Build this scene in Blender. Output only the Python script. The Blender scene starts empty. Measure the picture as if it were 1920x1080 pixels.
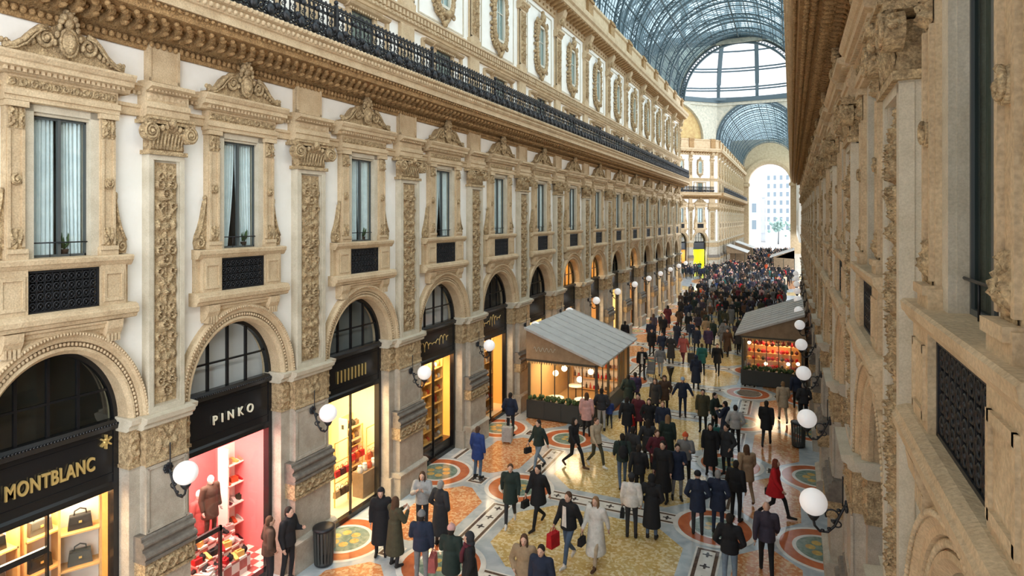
import bpy, math, random
import numpy as np
from mathutils import Vector, Matrix, noise as mnoise
random.seed(7); RNG = np.random.default_rng(11)
PI = math.pi
SC = bpy.context.scene
COL = SC.collection
cos, sin = math.cos, math.sin

# ------------------------------------------------------------------ materials
def _nt(name):
    m = bpy.data.materials.new(name); m.use_nodes = True
    nt = m.node_tree; nt.nodes.clear()
    out = nt.nodes.new('ShaderNodeOutputMaterial'); b = nt.nodes.new('ShaderNodeBsdfPrincipled')
    nt.links.new(b.outputs[0], out.inputs[0])
    return m, nt, b, out

def mat(name, c, rough=.6, metal=0., c2=None, scale=4., bump=0., bscale=30., emit=None, estr=0., spec=.4, fine=0., fscale=60., stain=None):
    """plain or mottled material; every texture is read at the world position"""
    m, nt, b, out = _nt(name)
    N = nt.nodes.new; L = nt.links.new
    b.inputs['Base Color'].default_value = (*c, 1); b.inputs['Roughness'].default_value = rough
    b.inputs['Metallic'].default_value = metal; b.inputs['Specular IOR Level'].default_value = spec
    if emit:
        b.inputs['Emission Color'].default_value = (*emit, 1); b.inputs['Emission Strength'].default_value = estr
    if c2 or bump or fine:
        g = N('ShaderNodeNewGeometry')
    if c2:
        n = N('ShaderNodeTexNoise'); n.inputs['Scale'].default_value = scale; n.inputs['Detail'].default_value = 5
        n.inputs['Roughness'].default_value = .65
        L(g.outputs['Position'], n.inputs['Vector'])
        r = N('ShaderNodeValToRGB'); r.color_ramp.elements[0].position = .35; r.color_ramp.elements[1].position = .65
        r.color_ramp.elements[0].color = (*c2, 1); r.color_ramp.elements[1].color = (*c, 1)
        L(n.outputs['Fac'], r.inputs[0]); col = r.outputs[0]
        if fine:
            n2 = N('ShaderNodeTexNoise'); n2.inputs['Scale'].default_value = fscale; n2.inputs['Detail'].default_value = 2
            L(g.outputs['Position'], n2.inputs['Vector'])
            mr = N('ShaderNodeMapRange'); mr.inputs['From Min'].default_value = .3; mr.inputs['From Max'].default_value = .7
            mr.inputs['To Min'].default_value = 1 - fine; mr.inputs['To Max'].default_value = 1 + fine
            L(n2.outputs['Fac'], mr.inputs['Value'])
            mx = N('ShaderNodeMix'); mx.data_type = 'RGBA'; mx.blend_type = 'MULTIPLY'; mx.inputs['Factor'].default_value = 1
            L(col, mx.inputs[6]); L(mr.outputs[0], mx.inputs[7]); col = mx.outputs[2]
        L(col, b.inputs['Base Color'])
    if bump:
        n3 = N('ShaderNodeTexNoise'); n3.inputs['Scale'].default_value = bscale; n3.inputs['Detail'].default_value = 3
        L(g.outputs['Position'], n3.inputs['Vector'])
        bp = N('ShaderNodeBump'); bp.inputs['Strength'].default_value = bump; bp.inputs['Distance'].default_value = .03
        L(n3.outputs['Fac'], bp.inputs['Height']); L(bp.outputs[0], b.inputs['Normal'])
    return m

def glass(name, tint=(1, 1, 1), refl=.12, frost=0., frostc=(.8, .85, .9)):
    """thin pane: mostly see-through, a share of gloss, optionally a share of frosted translucency"""
    m = bpy.data.materials.new(name); m.use_nodes = True
    nt = m.node_tree; nt.nodes.clear(); N = nt.nodes.new; L = nt.links.new
    out = N('ShaderNodeOutputMaterial'); t = N('ShaderNodeBsdfTransparent'); t.inputs[0].default_value = (*tint, 1)
    gl = N('ShaderNodeBsdfGlossy'); gl.inputs['Roughness'].default_value = .03
    mx = N('ShaderNodeMixShader'); mx.inputs[0].default_value = refl
    L(t.outputs[0], mx.inputs[1]); L(gl.outputs[0], mx.inputs[2]); last = mx.outputs[0]
    if frost:
        tr = N('ShaderNodeBsdfTranslucent'); tr.inputs[0].default_value = (*frostc, 1)
        m2 = N('ShaderNodeMixShader'); m2.inputs[0].default_value = frost
        L(last, m2.inputs[1]); L(tr.outputs[0], m2.inputs[2]); last = m2.outputs[0]
    L(last, out.inputs[0])
    return m

def marble(name, c, c2, scale=3., rough=.13, speck=None, sscale=28., samt=.5):
    m, nt, b, out = _nt(name); N = nt.nodes.new; L = nt.links.new
    g = N('ShaderNodeNewGeometry'); n = N('ShaderNodeTexNoise'); n.inputs['Scale'].default_value = scale
    n.inputs['Detail'].default_value = 6; n.inputs['Distortion'].default_value = .8
    L(g.outputs['Position'], n.inputs['Vector'])
    r = N('ShaderNodeValToRGB'); r.color_ramp.elements[0].position = .36; r.color_ramp.elements[1].position = .62
    r.color_ramp.elements[0].color = (*c2, 1); r.color_ramp.elements[1].color = (*c, 1)
    L(n.outputs['Fac'], r.inputs[0]); col = r.outputs[0]
    if speck:
        v = N('ShaderNodeTexVoronoi'); v.inputs['Scale'].default_value = sscale
        L(g.outputs['Position'], v.inputs['Vector'])
        sep = N('ShaderNodeSeparateColor'); L(v.outputs['Color'], sep.inputs[0])
        mr = N('ShaderNodeMapRange'); mr.inputs['From Min'].default_value = .45; mr.inputs['From Max'].default_value = .8; mr.inputs['To Max'].default_value = samt
        L(sep.outputs[0], mr.inputs['Value'])
        mx = N('ShaderNodeMix'); mx.data_type = 'RGBA'
        L(mr.outputs[0], mx.inputs['Factor']); L(col, mx.inputs[6]); mx.inputs[7].default_value = (*speck, 1); col = mx.outputs[2]
    L(col, b.inputs['Base Color']); b.inputs['Roughness'].default_value = rough
    return m

M = {}
M['stucco'] = mat('warm_white_stucco', (.86, .84, .79), .8, c2=(.79, .77, .71), scale=1.2, bump=.08, bscale=14)
M['stone'] = mat('tan_sandstone', (.58, .445, .28), .75, c2=(.455, .33, .195), scale=2.2, bump=.35, bscale=26, fine=.16, fscale=38)
M['carved'] = mat('carved_limestone', (.54, .40, .225), .8, c2=(.26, .175, .09), scale=10, bump=.9, bscale=30, fine=.35, fscale=45)
M['cornice'] = mat('brown_cornice_stone', (.42, .26, .115), .8, c2=(.26, .15, .06), scale=6, bump=.9, bscale=26, fine=.35, fscale=40)  # soffit shade and warm bounce are put into this deep brown
M['pale'] = mat('pale_limestone', (.58, .515, .40), .75, c2=(.46, .40, .295), scale=2.5, bump=.2, bscale=24, fine=.1)
M['grey'] = mat('grey_pier_stone', (.47, .42, .34), .7, c2=(.36, .31, .24), scale=3.5, bump=.2, bscale=20, fine=.12, fscale=50)
M['dark_stone'] = mat('weathered_dark_stone', (.21, .18, .145), .7, c2=(.13, .11, .09), scale=6, bump=.4, bscale=30)
M['iron'] = mat('black_iron', (.018, .019, .022), .42, metal=.3, spec=.5)
M['black'] = mat('black_lacquer', (.010, .010, .011), .25, spec=.5)
M['void'] = mat('unlit_room_darkness', (.05, .045, .04), .9)  # near-black colour stands in for the darkness of unlit rooms
M['gold'] = mat('brushed_gold_letters', (.80, .58, .22), .35, metal=.6)
M['white_letter'] = mat('cream_letters', (.85, .78, .6), .5)
M['glass'] = glass('window_glass', (.90, .95, .95), .06)
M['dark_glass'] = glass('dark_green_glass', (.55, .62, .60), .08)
M['fan_glass'] = glass('fanlight_glass', (.90, .93, .93), .06)
M['shop_glass'] = glass('shop_window_glass', (.97, .97, .96), .05)
M['vault_glass'] = glass('vault_glass', (.64, .79, .83), .04, frost=.18, frostc=(.55, .72, .78))
M['dome_glass'] = glass('dome_glass', (.97, .98, 1.), .03, frost=.15, frostc=(.95, .97, 1))
M['curtain'] = mat('white_net_curtain', (.78, .84, .84), .85, c2=(.64, .71, .72), scale=5)
M['curtain_dark'] = mat('grey_drawn_curtain', (.40, .43, .42), .85, c2=(.30, .33, .33), scale=5)
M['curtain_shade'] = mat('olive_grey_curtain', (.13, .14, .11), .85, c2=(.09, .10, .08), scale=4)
M['wframe'] = mat('pale_painted_frame', (.60, .57, .48), .55)
M['dframe'] = mat('dark_painted_frame', (.07, .08, .08), .45)
M['rib'] = mat('blue_grey_iron_ribs', (.07, .105, .12), .5, metal=.2)
M['bar'] = mat('grey_glazing_bars', (.10, .145, .165), .5, metal=.2)
M['globe'] = mat('opal_glass_globe', (.88, .88, .88), .25, emit=(1, .97, .94), estr=.35)
M['bulb'] = mat('warm_glowing_globe', (1, .9, .7), .3, emit=(1, .80, .48), estr=5.)
M['skin'] = mat('skin_light', (.58, .36, .26), .55)
M['skin2'] = mat('skin_tan', (.40, .24, .16), .55)
# floor inlays
M['f_grey'] = marble('floor_bluegrey_marble', (.52, .56, .57), (.36, .41, .44), 2.2)
M['f_white'] = marble('floor_white_marble', (.78, .76, .70), (.64, .62, .57), 2.5)
M['f_ochre'] = marble('floor_ochre_mosaic', (.62, .44, .17), (.50, .335, .11), 2.0, speck=(.78, .66, .40), sscale=15, samt=.85)
M['f_orange'] = marble('floor_orange_mosaic', (.60, .25, .10), (.50, .19, .07), 2.0, speck=(.74, .50, .28), sscale=15, samt=.8)
M['f_red'] = marble('floor_red_marble', (.56, .165, .065), (.44, .115, .045), 3.0)
M['f_green'] = marble('floor_green_marble', (.13, .20, .16), (.25, .32, .26), 6.0)
M['f_brown'] = marble('floor_brown_border', (.15, .10, .07), (.09, .06, .045), 8.0)
M['f_black'] = marble('floor_black_motif', (.05, .045, .045), (.09, .08, .075), 8.0)
M['f_gold'] = marble('floor_gold_mosaic', (.62, .45, .14), (.48, .30, .10), 8.0)

def cloth(name, c):
    if name not in M:
        M[name] = mat(name, c, .85, c2=tuple(v * .75 for v in c), scale=9, bump=.15, bscale=40)
    return M[name]
CL = dict(black=(.012, .012, .014), charcoal=(.03, .031, .035), navy=(.016, .024, .05), darkgreen=(.018, .032, .026), olive=(.06, .055, .03),
          brown=(.075, .042, .026), tan=(.36, .25, .15), beige=(.48, .38, .26), white=(.72, .69, .63), grey=(.20, .20, .20), lightgrey=(.42, .42, .41),
          blue=(.02, .05, .20), red=(.55, .012, .018), wine=(.10, .015, .025), pink=(.62, .36, .33), purple=(.055, .035, .085), plum=(.05, .04, .06),
          teal=(.02, .13, .12), jeans=(.085, .13, .20), lightjeans=(.20, .27, .34), orange=(.65, .10, .03), lightblue=(.30, .42, .55), rose=(.40, .10, .09),
          hair_dark=(.02, .014, .01), hair_brown=(.09, .045, .022), hair_tan=(.28, .16, .075), hair_grey=(.30, .29, .27), hair_red=(.16, .035, .015), shoe_dark=(.02, .018, .016), shoe_white=(.7, .68, .64), shoe_brown=(.10, .05, .025))
def C(n): return cloth('cloth_' + n if not n.startswith(('hair', 'shoe')) else n, CL[n])

# ------------------------------------------------------------------ mesh builder
class MB:
    def __init__(s): s.v = []; s.f = []; s.m = []; s.s = []
    def add(s, vs, fs, m=0, sm=False):
        o = len(s.v); s.v.extend(vs)
        for f in fs: s.f.append(tuple(i + o for i in f))
        s.m.extend([m] * len(fs)); s.s.extend([sm] * len(fs)); return s
    def box(s, x0, x1, y0, y1, z0, z1, m=0):
        return s.add([(x0, y0, z0), (x1, y0, z0), (x1, y1, z0), (x0, y1, z0), (x0, y0, z1), (x1, y0, z1), (x1, y1, z1), (x0, y1, z1)],
                     [(0, 3, 2, 1), (4, 5, 6, 7), (0, 1, 5, 4), (1, 2, 6, 5), (2, 3, 7, 6), (3, 0, 4, 7)], m)
    def bar(s, a, b, w, h=None, m=0, up=(0, 0, 1)):
        """square bar from a to b"""
        a, b = Vector(a), Vector(b); d = b - a
        if d.length < 1e-6: return s
        d.normalize(); u = Vector(up)
        if abs(d.dot(u)) > .98: u = Vector((1, 0, 0))
        r = d.cross(u).normalized(); u = r.cross(d); h = h or w
        vs = [tuple(p + r * (i * w / 2) + u * (j * h / 2)) for p in (a, b) for i, j in ((-1, -1), (1, -1), (1, 1), (-1, 1))]
        return s.add(vs, [(0, 1, 2, 3), (7, 6, 5, 4), (0, 4, 5, 1), (1, 5, 6, 2), (2, 6, 7, 3), (3, 7, 4, 0)], m)
    def prism(s, poly, y0, y1, m=0):
        """(x,z) outline pushed from y0 (front) to y1"""
        n = len(poly)
        vs = [(x, y0, z) for x, z in poly] + [(x, y1, z) for x, z in poly]
        return s.add(vs, [tuple(range(n)), tuple(range(2 * n - 1, n - 1, -1))] + [(i, i + n, (i + 1) % n + n, (i + 1) % n) for i in range(n)], m)
    def sweepx(s, prof, x0, x1, m=0, cap=True):
        """(y,z) outline drawn along x"""
        n = len(prof)
        vs = [(x0, y, z) for y, z in prof] + [(x1, y, z) for y, z in prof]
        fs = [(i, (i + 1) % n, (i + 1) % n + n, i + n) for i in range(n)]
        if cap: fs += [tuple(range(n - 1, -1, -1)), tuple(range(n, 2 * n))]
        return s.add(vs, fs, m)
    def tube(s, pts, r, n=6, m=0, cap=True, sm=True):
        P = [Vector(p) for p in pts]; k = len(P)
        R = r if hasattr(r, '__len__') else [r] * k
        vs = []; pr = None
        for i in range(k):
            d = (P[min(i + 1, k - 1)] - P[max(i - 1, 0)])
            if d.length < 1e-9: d = Vector((0, 0, 1))
            d.normalize()
            if pr is None:
                a = Vector((0, 0, 1)) if abs(d.z) < .9 else Vector((1, 0, 0)); pr = d.cross(a).normalized()
            else:
                pr = pr - d * pr.dot(d)
                if pr.length < 1e-6: pr = d.orthogonal()
                pr.normalize()
            q = d.cross(pr)
            for j in range(n):
                t = 2 * PI * j / n; vs.append(tuple(P[i] + (pr * cos(t) + q * sin(t)) * R[i]))
        fs = [(i * n + j, i * n + (j + 1) % n, (i + 1) * n + (j + 1) % n, (i + 1) * n + j) for i in range(k - 1) for j in range(n)]
        if cap: fs += [tuple(range(n - 1, -1, -1)), tuple(range((k - 1) * n, k * n))]
        return s.add(vs, fs, m, sm)
    def ell(s, c, r, nu=10, nv=6, m=0, sm=True):
        rx, ry, rz = r if hasattr(r, '__len__') else (r, r, r)
        vs = [(c[0], c[1], c[2] - rz)]
        for i in range(1, nv):
            t = -PI / 2 + PI * i / nv
            for j in range(nu):
                a = 2 * PI * j / nu; vs.append((c[0] + rx * cos(t) * cos(a), c[1] + ry * cos(t) * sin(a), c[2] + rz * sin(t)))
        vs.append((c[0], c[1], c[2] + rz)); e = len(vs) - 1
        fs = [(0, 1 + (j + 1) % nu, 1 + j) for j in range(nu)]
        for i in range(nv - 2):
            for j in range(nu):
                a = 1 + i * nu + j; b = 1 + i * nu + (j + 1) % nu; fs.append((a, b, b + nu, a + nu))
        o = 1 + (nv - 2) * nu; fs += [(o + j, o + (j + 1) % nu, e) for j in range(nu)]
        return s.add(vs, fs, m, sm)
    def lathe(s, c, prof, n=12, m=0, sm=True):
        vs = [(c[0] + r * cos(2 * PI * j / n), c[1] + r * sin(2 * PI * j / n), c[2] + z) for r, z in prof for j in range(n)]; k = len(prof)
        fs = [(i * n + j, i * n + (j + 1) % n, (i + 1) * n + (j + 1) % n, (i + 1) * n + j) for i in range(k - 1) for j in range(n)]
        fs += [tuple(range(n - 1, -1, -1)), tuple(range((k - 1) * n, k * n))]
        return s.add(vs, fs, m, sm)
    def arc(s, prof, c, a0, a1, n, m=0, sm=False, sx=1., cap=True):
        """closed (r,y) outline turned about (cx,cz) in the xz plane"""
        k = len(prof); vs = []
        for i in range(n + 1):
            a = a0 + (a1 - a0) * i / n
            vs += [(c[0] + sx * r * cos(a), y, c[1] + r * sin(a)) for r, y in prof]
        fs = [(i * k + j, i * k + (j + 1) % k, (i + 1) * k + (j + 1) % k, (i + 1) * k + j) for i in range(n) for j in range(k)]
        if cap: fs += [tuple(range(k - 1, -1, -1)), tuple(range(n * k, n * k + k))]
        return s.add(vs, fs, m, sm)
    def relief(s, x0, x1, z0, z1, nx, nz, fn, y=0., m=0, sm=True):
        """carved panel facing -y; fn(u,v) with u in -1..1 and v in metres from z0 gives the raise in metres"""
        xs = np.linspace(x0, x1, nx + 1); zs = np.linspace(z0, z1, nz + 1)
        U, V = np.meshgrid(np.linspace(-1, 1, nx + 1), zs - z0)
        H = fn(U, V) * np.clip((1 - np.abs(U)) * (nx / 3), 0, 1) * np.clip(np.minimum(V, zs[-1] - z0 - V[:, :1] * 0 - V) * 25, 0, 1)
        vs = [(xs[i], y - float(H[j, i]), zs[j]) for j in range(nz + 1) for i in range(nx + 1)]
        w = nx + 1
        fs = [(j * w + i, j * w + i + 1, (j + 1) * w + i + 1, (j + 1) * w + i) for j in range(nz) for i in range(nx)]
        return s.add(vs, fs, m, sm)
    def spiral(s, c, y, r0, turns, rad, dirx=1, n=28, start=PI / 2, m=0, shrink=.12):
        pts = []; R = []
        for i in range(n + 1):
            t = i / n; r = r0 * (1 - (1 - shrink) * t); a = start - dirx * 2 * PI * turns * t
            pts.append((c[0] + r * cos(a), y, c[1] + r * sin(a))); R.append(rad * (1 - .45 * t))
        return s.tube(pts, R, 6, m)
    def merge(s, o, T=None, m=None):
        b = len(s.v)
        if T is None: s.v.extend(o.v)
        else: s.v.extend([tuple(T @ Vector(p)) for p in o.v])
        s.f.extend([tuple(i + b for i in f) for f in o.f]); s.m.extend(o.m if m is None else [m] * len(o.m)); s.s.extend(o.s); return s
    def mesh(s, name, mats):
        me = bpy.data.meshes.new(name); me.from_pydata(s.v, [], s.f)
        for q in (mats if isinstance(mats, (list, tuple)) else [mats]): me.materials.append(M[q] if isinstance(q, str) else q)
        me.polygons.foreach_set('material_index', s.m); me.polygons.foreach_set('use_smooth', s.s); me.update(); return me

def ob(name, me, parent=None, loc=None, rz=0., scale=None):
    o = bpy.data.objects.new(name, me); COL.objects.link(o)
    if parent: o.parent = parent
    if loc: o.location = loc
    if rz: o.rotation_euler.z = rz
    if scale: o.scale = scale
    return o
def emp(name, loc=(0, 0, 0), rz=0., scale=None):
    o = bpy.data.objects.new(name, None); COL.objects.link(o); o.location = loc; o.rotation_euler.z = rz; o.empty_display_size = .2
    if scale: o.scale = scale
    return o
def tag(o, label, cat, group=None, kind=None):
    o['label'] = label; o['category'] = cat
    if group: o['group'] = group
    if kind: o['kind'] = kind
    return o
def struct(o, label=None, cat=None, group=None): 
    o['kind'] = 'structure'
    if label: o['label'] = label
    if cat: o['category'] = cat
    if group: o['group'] = group
    return o
ORD = 'first second third fourth fifth sixth seventh eighth ninth tenth eleventh twelfth thirteenth fourteenth fifteenth sixteenth'.split()
# ------------------------------------------------------------------ carving patterns
def ring(U, V, cx, cz, r, w): return np.exp(-((np.hypot(U - cx, V - cz) - r) / w) ** 2)
def blob(U, V, cx, cz, a, b): return np.exp(-(((U - cx) / a) ** 2 + ((V - cz) / b) ** 2))
def carve_tall(hw, H, depth, seed=3):
    rg = np.random.default_rng(seed)
    def fn(U, V):
        X = np.abs(U) * hw; h = np.zeros_like(U)
        h += .55 * np.exp(-(X / .022) ** 2)
        z = .12; k = 0
        while z < H - .12:
            kind = (k + seed) % 4
            if kind == 0:
                h = np.maximum(h, ring(X, V, .13, z, .075, .022)); h = np.maximum(h, blob(X, V, .13, z, .03, .03))
                h = np.maximum(h, .8 * ring(X, V, .12, z + .17, .055, .02)); z += .36
            elif kind == 1:
                h = np.maximum(h, 1.1 * blob(X, V, 0, z + .08, .11, .07)); h = np.maximum(h, blob(X, V, .17, z + .12, .05, .09)); z += .27
            elif kind == 2:
                for j in range(4): h = np.maximum(h, .95 * blob(X - .03 * j, V - .045 * j, .05, z, .035, .055))
                h = np.maximum(h, ring(X, V, .15, z + .22, .06, .02)); z += .33
            else:
                h = np.maximum(h, 1.15 * ring(X, V, 0, z + .12, .10, .03)); h = np.maximum(h, 1.1 * blob(X, V, 0, z + .12, .045, .05)); z += .30
            k += 1
        h *= .78 + .3 * np.sin(X * 120 + V * 33) * np.sin(V * 95 - X * 40)
        return depth * np.clip(h, 0, 1.2)
    return fn
def carve_band(hw, H, depth, per=.24):
    def fn(U, V):
        X = U * hw; q = (np.mod(X + per / 2, per) - per / 2)
        h = ring(q, V, 0, H * .5, H * .28, H * .09) + .9 * blob(q, V, 0, H * .5, H * .12, H * .12)
        h = np.maximum(h, .9 * blob(np.abs(q), V, per * .5, H * .5, per * .10, H * .34))
        h = np.maximum(h, .7 * blob(np.abs(q), V, per * .3, H * .15, per * .1, H * .12)); h = np.maximum(h, .7 * blob(np.abs(q), V, per * .3, H * .85, per * .1, H * .12))
        return depth * np.clip(h, 0, 1.1)
    return fn

# ------------------------------------------------------------------ facade prototypes (x along the wall, -y towards the nave, z up; y=0 is the plaster face)
P = {}
def proto():
    OW, ZS, RI = 1.5, 4.83, 1.5        # half opening, springing height
    # ---- pier and pilaster, 1.38 wide
    b = MB()                            # pedestal: plinth, dado, frieze, dark moulding
    b.box(-.60, .60, -.36, .2, 0, .66); b.box(-.70, .70, -.10, .44, 0, .66)
    b.sweepx([(-.36, .66), (-.40, .69), (-.40, .74), (-.30, .80), (.1, .80), (.1, .66)], -.62, .62)
    b.box(-.52, .52, -.27, .1, .8, 1.8)
    P['plinth'] = b.mesh('plinth', 'grey')
    b = MB(); b.relief(-.55, .55, 1.82, 2.16, 44, 14, carve_band(.55, .34, .075, .22), -.302)
    b.box(-.55, .55, -.30, .1, 1.80, 2.18)
    for s in (-1, 1): b.box(s * .56 - .02, s * .56 + .02, -.33, .1, 1.80, 2.18)
    b.sweepx([(-.27, 1.78), (-.36, 1.80), (-.36, 1.85), (-.27, 1.86)], -.58, .58)
    P['pedestal_frieze'] = b.mesh('pedestal_frieze', 'carved')
    b = MB(); b.sweepx([(-.30, 2.18), (-.37, 2.19), (-.37, 2.24), (-.34, 2.25), (-.37, 2.28), (-.385, 2.32), (-.37, 2.36), (-.33, 2.385), (-.29, 2.39), (-.275, 2.43), (-.29, 2.47), (-.31, 2.48), (-.33, 2.51), (-.33, 2.54), (-.30, 2.57), (-.25, 2.58), (-.25, 2.63), (-.22, 2.66), (.1, 2.66), (.1, 2.18)], -.60, .60)
    P['base_moulding'] = b.mesh('base_moulding', 'dark_stone')
    b = MB(); b.box(-.46, .46, -.2, .1, 2.66, 3.95); b.box(-.69, .69, -.02, .44, .66, 3.95)
    for s in (-1, 1): b.box(s * .44 - .035, s * .44 + .035, -.23, -.19, 2.7, 3.9)
    b.box(-.44, .44, -.23, -.19, 2.68, 2.75); b.box(-.44, .44, -.23, -.19, 3.86, 3.93)
    P['pier_shaft'] = b.mesh('pier_shaft', 'grey')
    b = MB(); b.box(-.47, .47, -.21, .1, 3.95, 4.66); b.box(-.70, .70, -.03, .45, 3.95, 4.66)
    b.relief(-.46, .46, 4.04, 4.60, 46, 28, carve_tall(.46, .56, .085, 5), -.212)
    for s in (-1, 1): b.relief(s * .585 - .11, s * .585 + .11, 4.04, 4.60, 16, 28, carve_band(.11, .56, .06, .22), -.03)
    b.sweepx([(-.21, 3.93), (-.25, 3.95), (-.25, 3.99), (-.21, 4.01)], -.49, .49); b.box(-.72, .72, -.06, .46, 3.94, 4.0)
    P['capital_band'] = b.mesh('capital_band', 'carved')
    b = MB(); pr = [(-.21, 4.64), (-.28, 4.68), (-.28, 4.74), (-.36, 4.79), (-.38, 4.88), (-.2, 4.90), (.1, 4.90), (.1, 4.64)]
    b.sweepx(pr, -.56, .56); b.sweepx([(y + .17, z) for y, z in pr[:6]] + [(.45, 4.90), (.45, 4.64)], -.76, .76)
    P['impost'] = b.mesh('impost', 'pale')
    # ---- carved pilaster
    b = MB(); b.box(-.40, .40, -.14, .05, 4.90, 9.84)
    for s in (-1, 1):
        b.box(s * .36 - .05, s * .36 + .05, -.22, -.1, 4.94, 9.80); b.box(s * .285 - .018, s * .285 + .018, -.19, -.1, 5.0, 9.74)
    b.box(-.40, .40, -.22, -.1, 4.90, 5.02); b.box(-.40, .40, -.22, -.1, 9.72, 9.84)
    P['pilaster_shaft'] = b.mesh('pilaster_shaft', 'pale')
    b = MB(); b.relief(-.27, .27, 5.05, 9.68, 36, 300, carve_tall(.27, 4.63, .12), -.145)
    P['carved_panel'] = b.mesh('carved_panel', 'carved')
    # ---- capital with two volutes
    b = MB(); b.box(-.45, .45, -.27, .05, 9.82, 9.90)
    b.sweepx([(-.20, 9.90), (-.24, 9.94), (-.22, 10.06), (-.27, 10.24), (-.33, 10.36), (.05, 10.36), (.05, 9.90)], -.38, .38)
    for i in range(9): b.tube([(-.32 + .08 * i, -.235, 9.93), (-.32 + .08 * i, -.245, 10.08), (-.33 + .0825 * i, -.29, 10.24)], .022, 5)
    for s in (-1, 1):
        c = (s * .45, 10.24)
        b.arc([(0.001, -.20), (.17, -.20), (.17, -.36), (0.001, -.36)], c, 0, 2 * PI, 20)
        b.spiral(c, -.37, .155, 2.2, .026, s, 40); b.ell((c[0], -.38, c[1]), .035)
        for j in range(7):
            a = PI * j / 6; b.ell((c[0] + .175 * cos(a), -.30, c[1] + .175 * sin(a)), (.03, .05, .03), 6, 4)
    for i in range(5): b.ell((-.2 + .1 * i, -.34, 10.33 + .03 * (2 - abs(i - 2))), (.045, .05, .06), 8, 5)
    b.ell((0, -.38, 10.44), (.09, .06, .09), 8, 6); b.box(-.56, .56, -.36, .05, 10.40, 10.47); b.box(-.52, .52, -.40, .05, 10.47, 10.52)
    P['capital'] = b.mesh('capital', 'carved')
    # ---- small entablature over the capital and the strip up to the soffit
    b = MB(); b.sweepx([(-.22, 10.52), (-.26, 10.56), (-.26, 10.68), (-.29, 10.70), (-.29, 10.80), (-.23, 10.82), (-.23, 11.0), (-.30, 11.02), (-.42, 11.08), (-.42, 11.15), (-.18, 11.20), (.05, 11.2), (.05, 10.52)], -.5, .5)
    for i in range(12): b.box(-.46 + .08 * i, -.42 + .08 * i, -.35, -.2, 11.0, 11.04)
    b.relief(-.46, .46, 10.83, 10.99, 30, 8, carve_band(.46, .16, .03, .16), -.23)
    P['entablature_block'] = b.mesh('entablature_block', 'stone')
    b = MB(); b.box(-.36, .36, -.12, .05, 11.2, 11.95)
    for s in (-1, 1): b.box(s * .33 - .03, s * .33 + .03, -.15, -.1, 11.2, 11.9)
    b.box(-.36, .36, -.15, -.1, 11.22, 11.29)
    P['upper_strip'] = b.mesh('upper_strip', 'stone')
    # ---- archivolt
    b = MB()
    pr = [(1.48, -.02), (1.55, -.10), (1.60, -.10), (1.61, -.04), (1.69, -.05), (1.70, -.12), (1.76, -.13), (1.80, -.17), (1.86, -.18), (1.89, -.12), (1.89, .05), (1.48, .05)]
    b.arc(pr, (0, ZS), 0, PI, 48, 0, False)
    for i in range(64):
        a = PI * (i + .5) / 64; b.ell((1.65 * cos(a), -.085, ZS + 1.65 * sin(a)), (.040, .028, .036), 6, 4)
    for i in range(90):
        a = PI * (i + .5) / 90; b.ell((1.83 * cos(a), -.185, ZS + 1.83 * sin(a)), (.03, .025, .03), 5, 4)
    b.arc([(1.49, .02), (1.5, .02), (1.5, .55), (1.46, .55), (1.46, .40), (1.49, .36)], (0, ZS), 0, PI, 40)
    P['archivolt'] = b.mesh('archivolt', 'stone')
    # ---- window: surround
    b = MB()
    for s in (-1, 1):
        x = s * .91
        b.box(x - .17, x + .17, -.15, .03, 7.93, 10.42); b.box(x - .15, x - .10, -.18, -.1, 8.15, 10.0); b.box(x + .10, x + .15, -.18, -.1, 8.15, 10.0)
        b.box(x - .20, x + .20, -.20, .03, 7.93, 8.10); b.box(x - .18, x + .18, -.23, .03, 8.05, 8.12)
        b.box(x - .20, x + .20, -.22, .03, 10.36, 10.45)
        # pedestal block beside the grille
        b.box(s * 1.0 - .28, s * 1.0 + .28, -.20, .03, 7.05, 7.78); b.box(s * 1.0 - .20, s * 1.0 + .20, -.22, -.1, 7.14, 7.2); b.box(s * 1.0 - .20, s * 1.0 + .20, -.22, -.1, 7.62, 7.68)
        b.box(s * 1.0 - .22, s * 1.0 - .17, -.22, -.1, 7.14, 7.68); b.box(s * 1.0 + .17, s * 1.0 + .22, -.22, -.1, 7.14, 7.68)
        b.box(s * 1.34 - .06, s * 1.34 + .06, -.10, .03, 7.05, 7.78)
    b.sweepx([(-.18, 7.76), (-.21, 7.79), (-.24, 7.84), (-.26, 7.86), (-.27, 7.93), (-.25, 7.95), (.03, 7.96), (.03, 7.76)], -1.42, 1.42)
    b.sweepx([(-.16, 10.45), (-.20, 10.46), (-.20, 10.53), (-.23, 10.54), (-.23, 10.64), (.03, 10.64), (.03, 10.45)], -1.14, 1.14)
    b.box(-1.12, 1.12, -.17, .03, 10.64, 10.86)
    b.sweepx([(-.18, 10.86), (-.22, 10.88), (-.24, 10.94), (-.34, 10.98), (-.35, 11.06), (-.38, 11.08), (-.42, 11.15), (-.42, 11.19), (.03, 11.22), (.03, 10.86)], -1.36, 1.36)
    for i in range(22): b.box(-1.19 + i * .11, -1.13 + i * .11, -.29, -.2, 10.90, 10.96)
    # ledge and corbel
    b.sweepx([(-.20, 6.80), (-.25, 6.82), (-.27, 6.88), (-.31, 6.90), (-.32, 6.98), (-.30, 7.0), (-.29, 7.04), (-.22, 7.07), (.03, 7.07), (.03, 6.80)], -1.50, 1.50)
    b.sweepx([(-.04, 6.52), (-.10, 6.56), (-.12, 6.64), (-.17, 6.68), (-.18, 6.74), (-.22, 6.76), (-.22, 6.80), (.03, 6.80), (.03, 6.52)], -1.16, 1.16)
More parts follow.
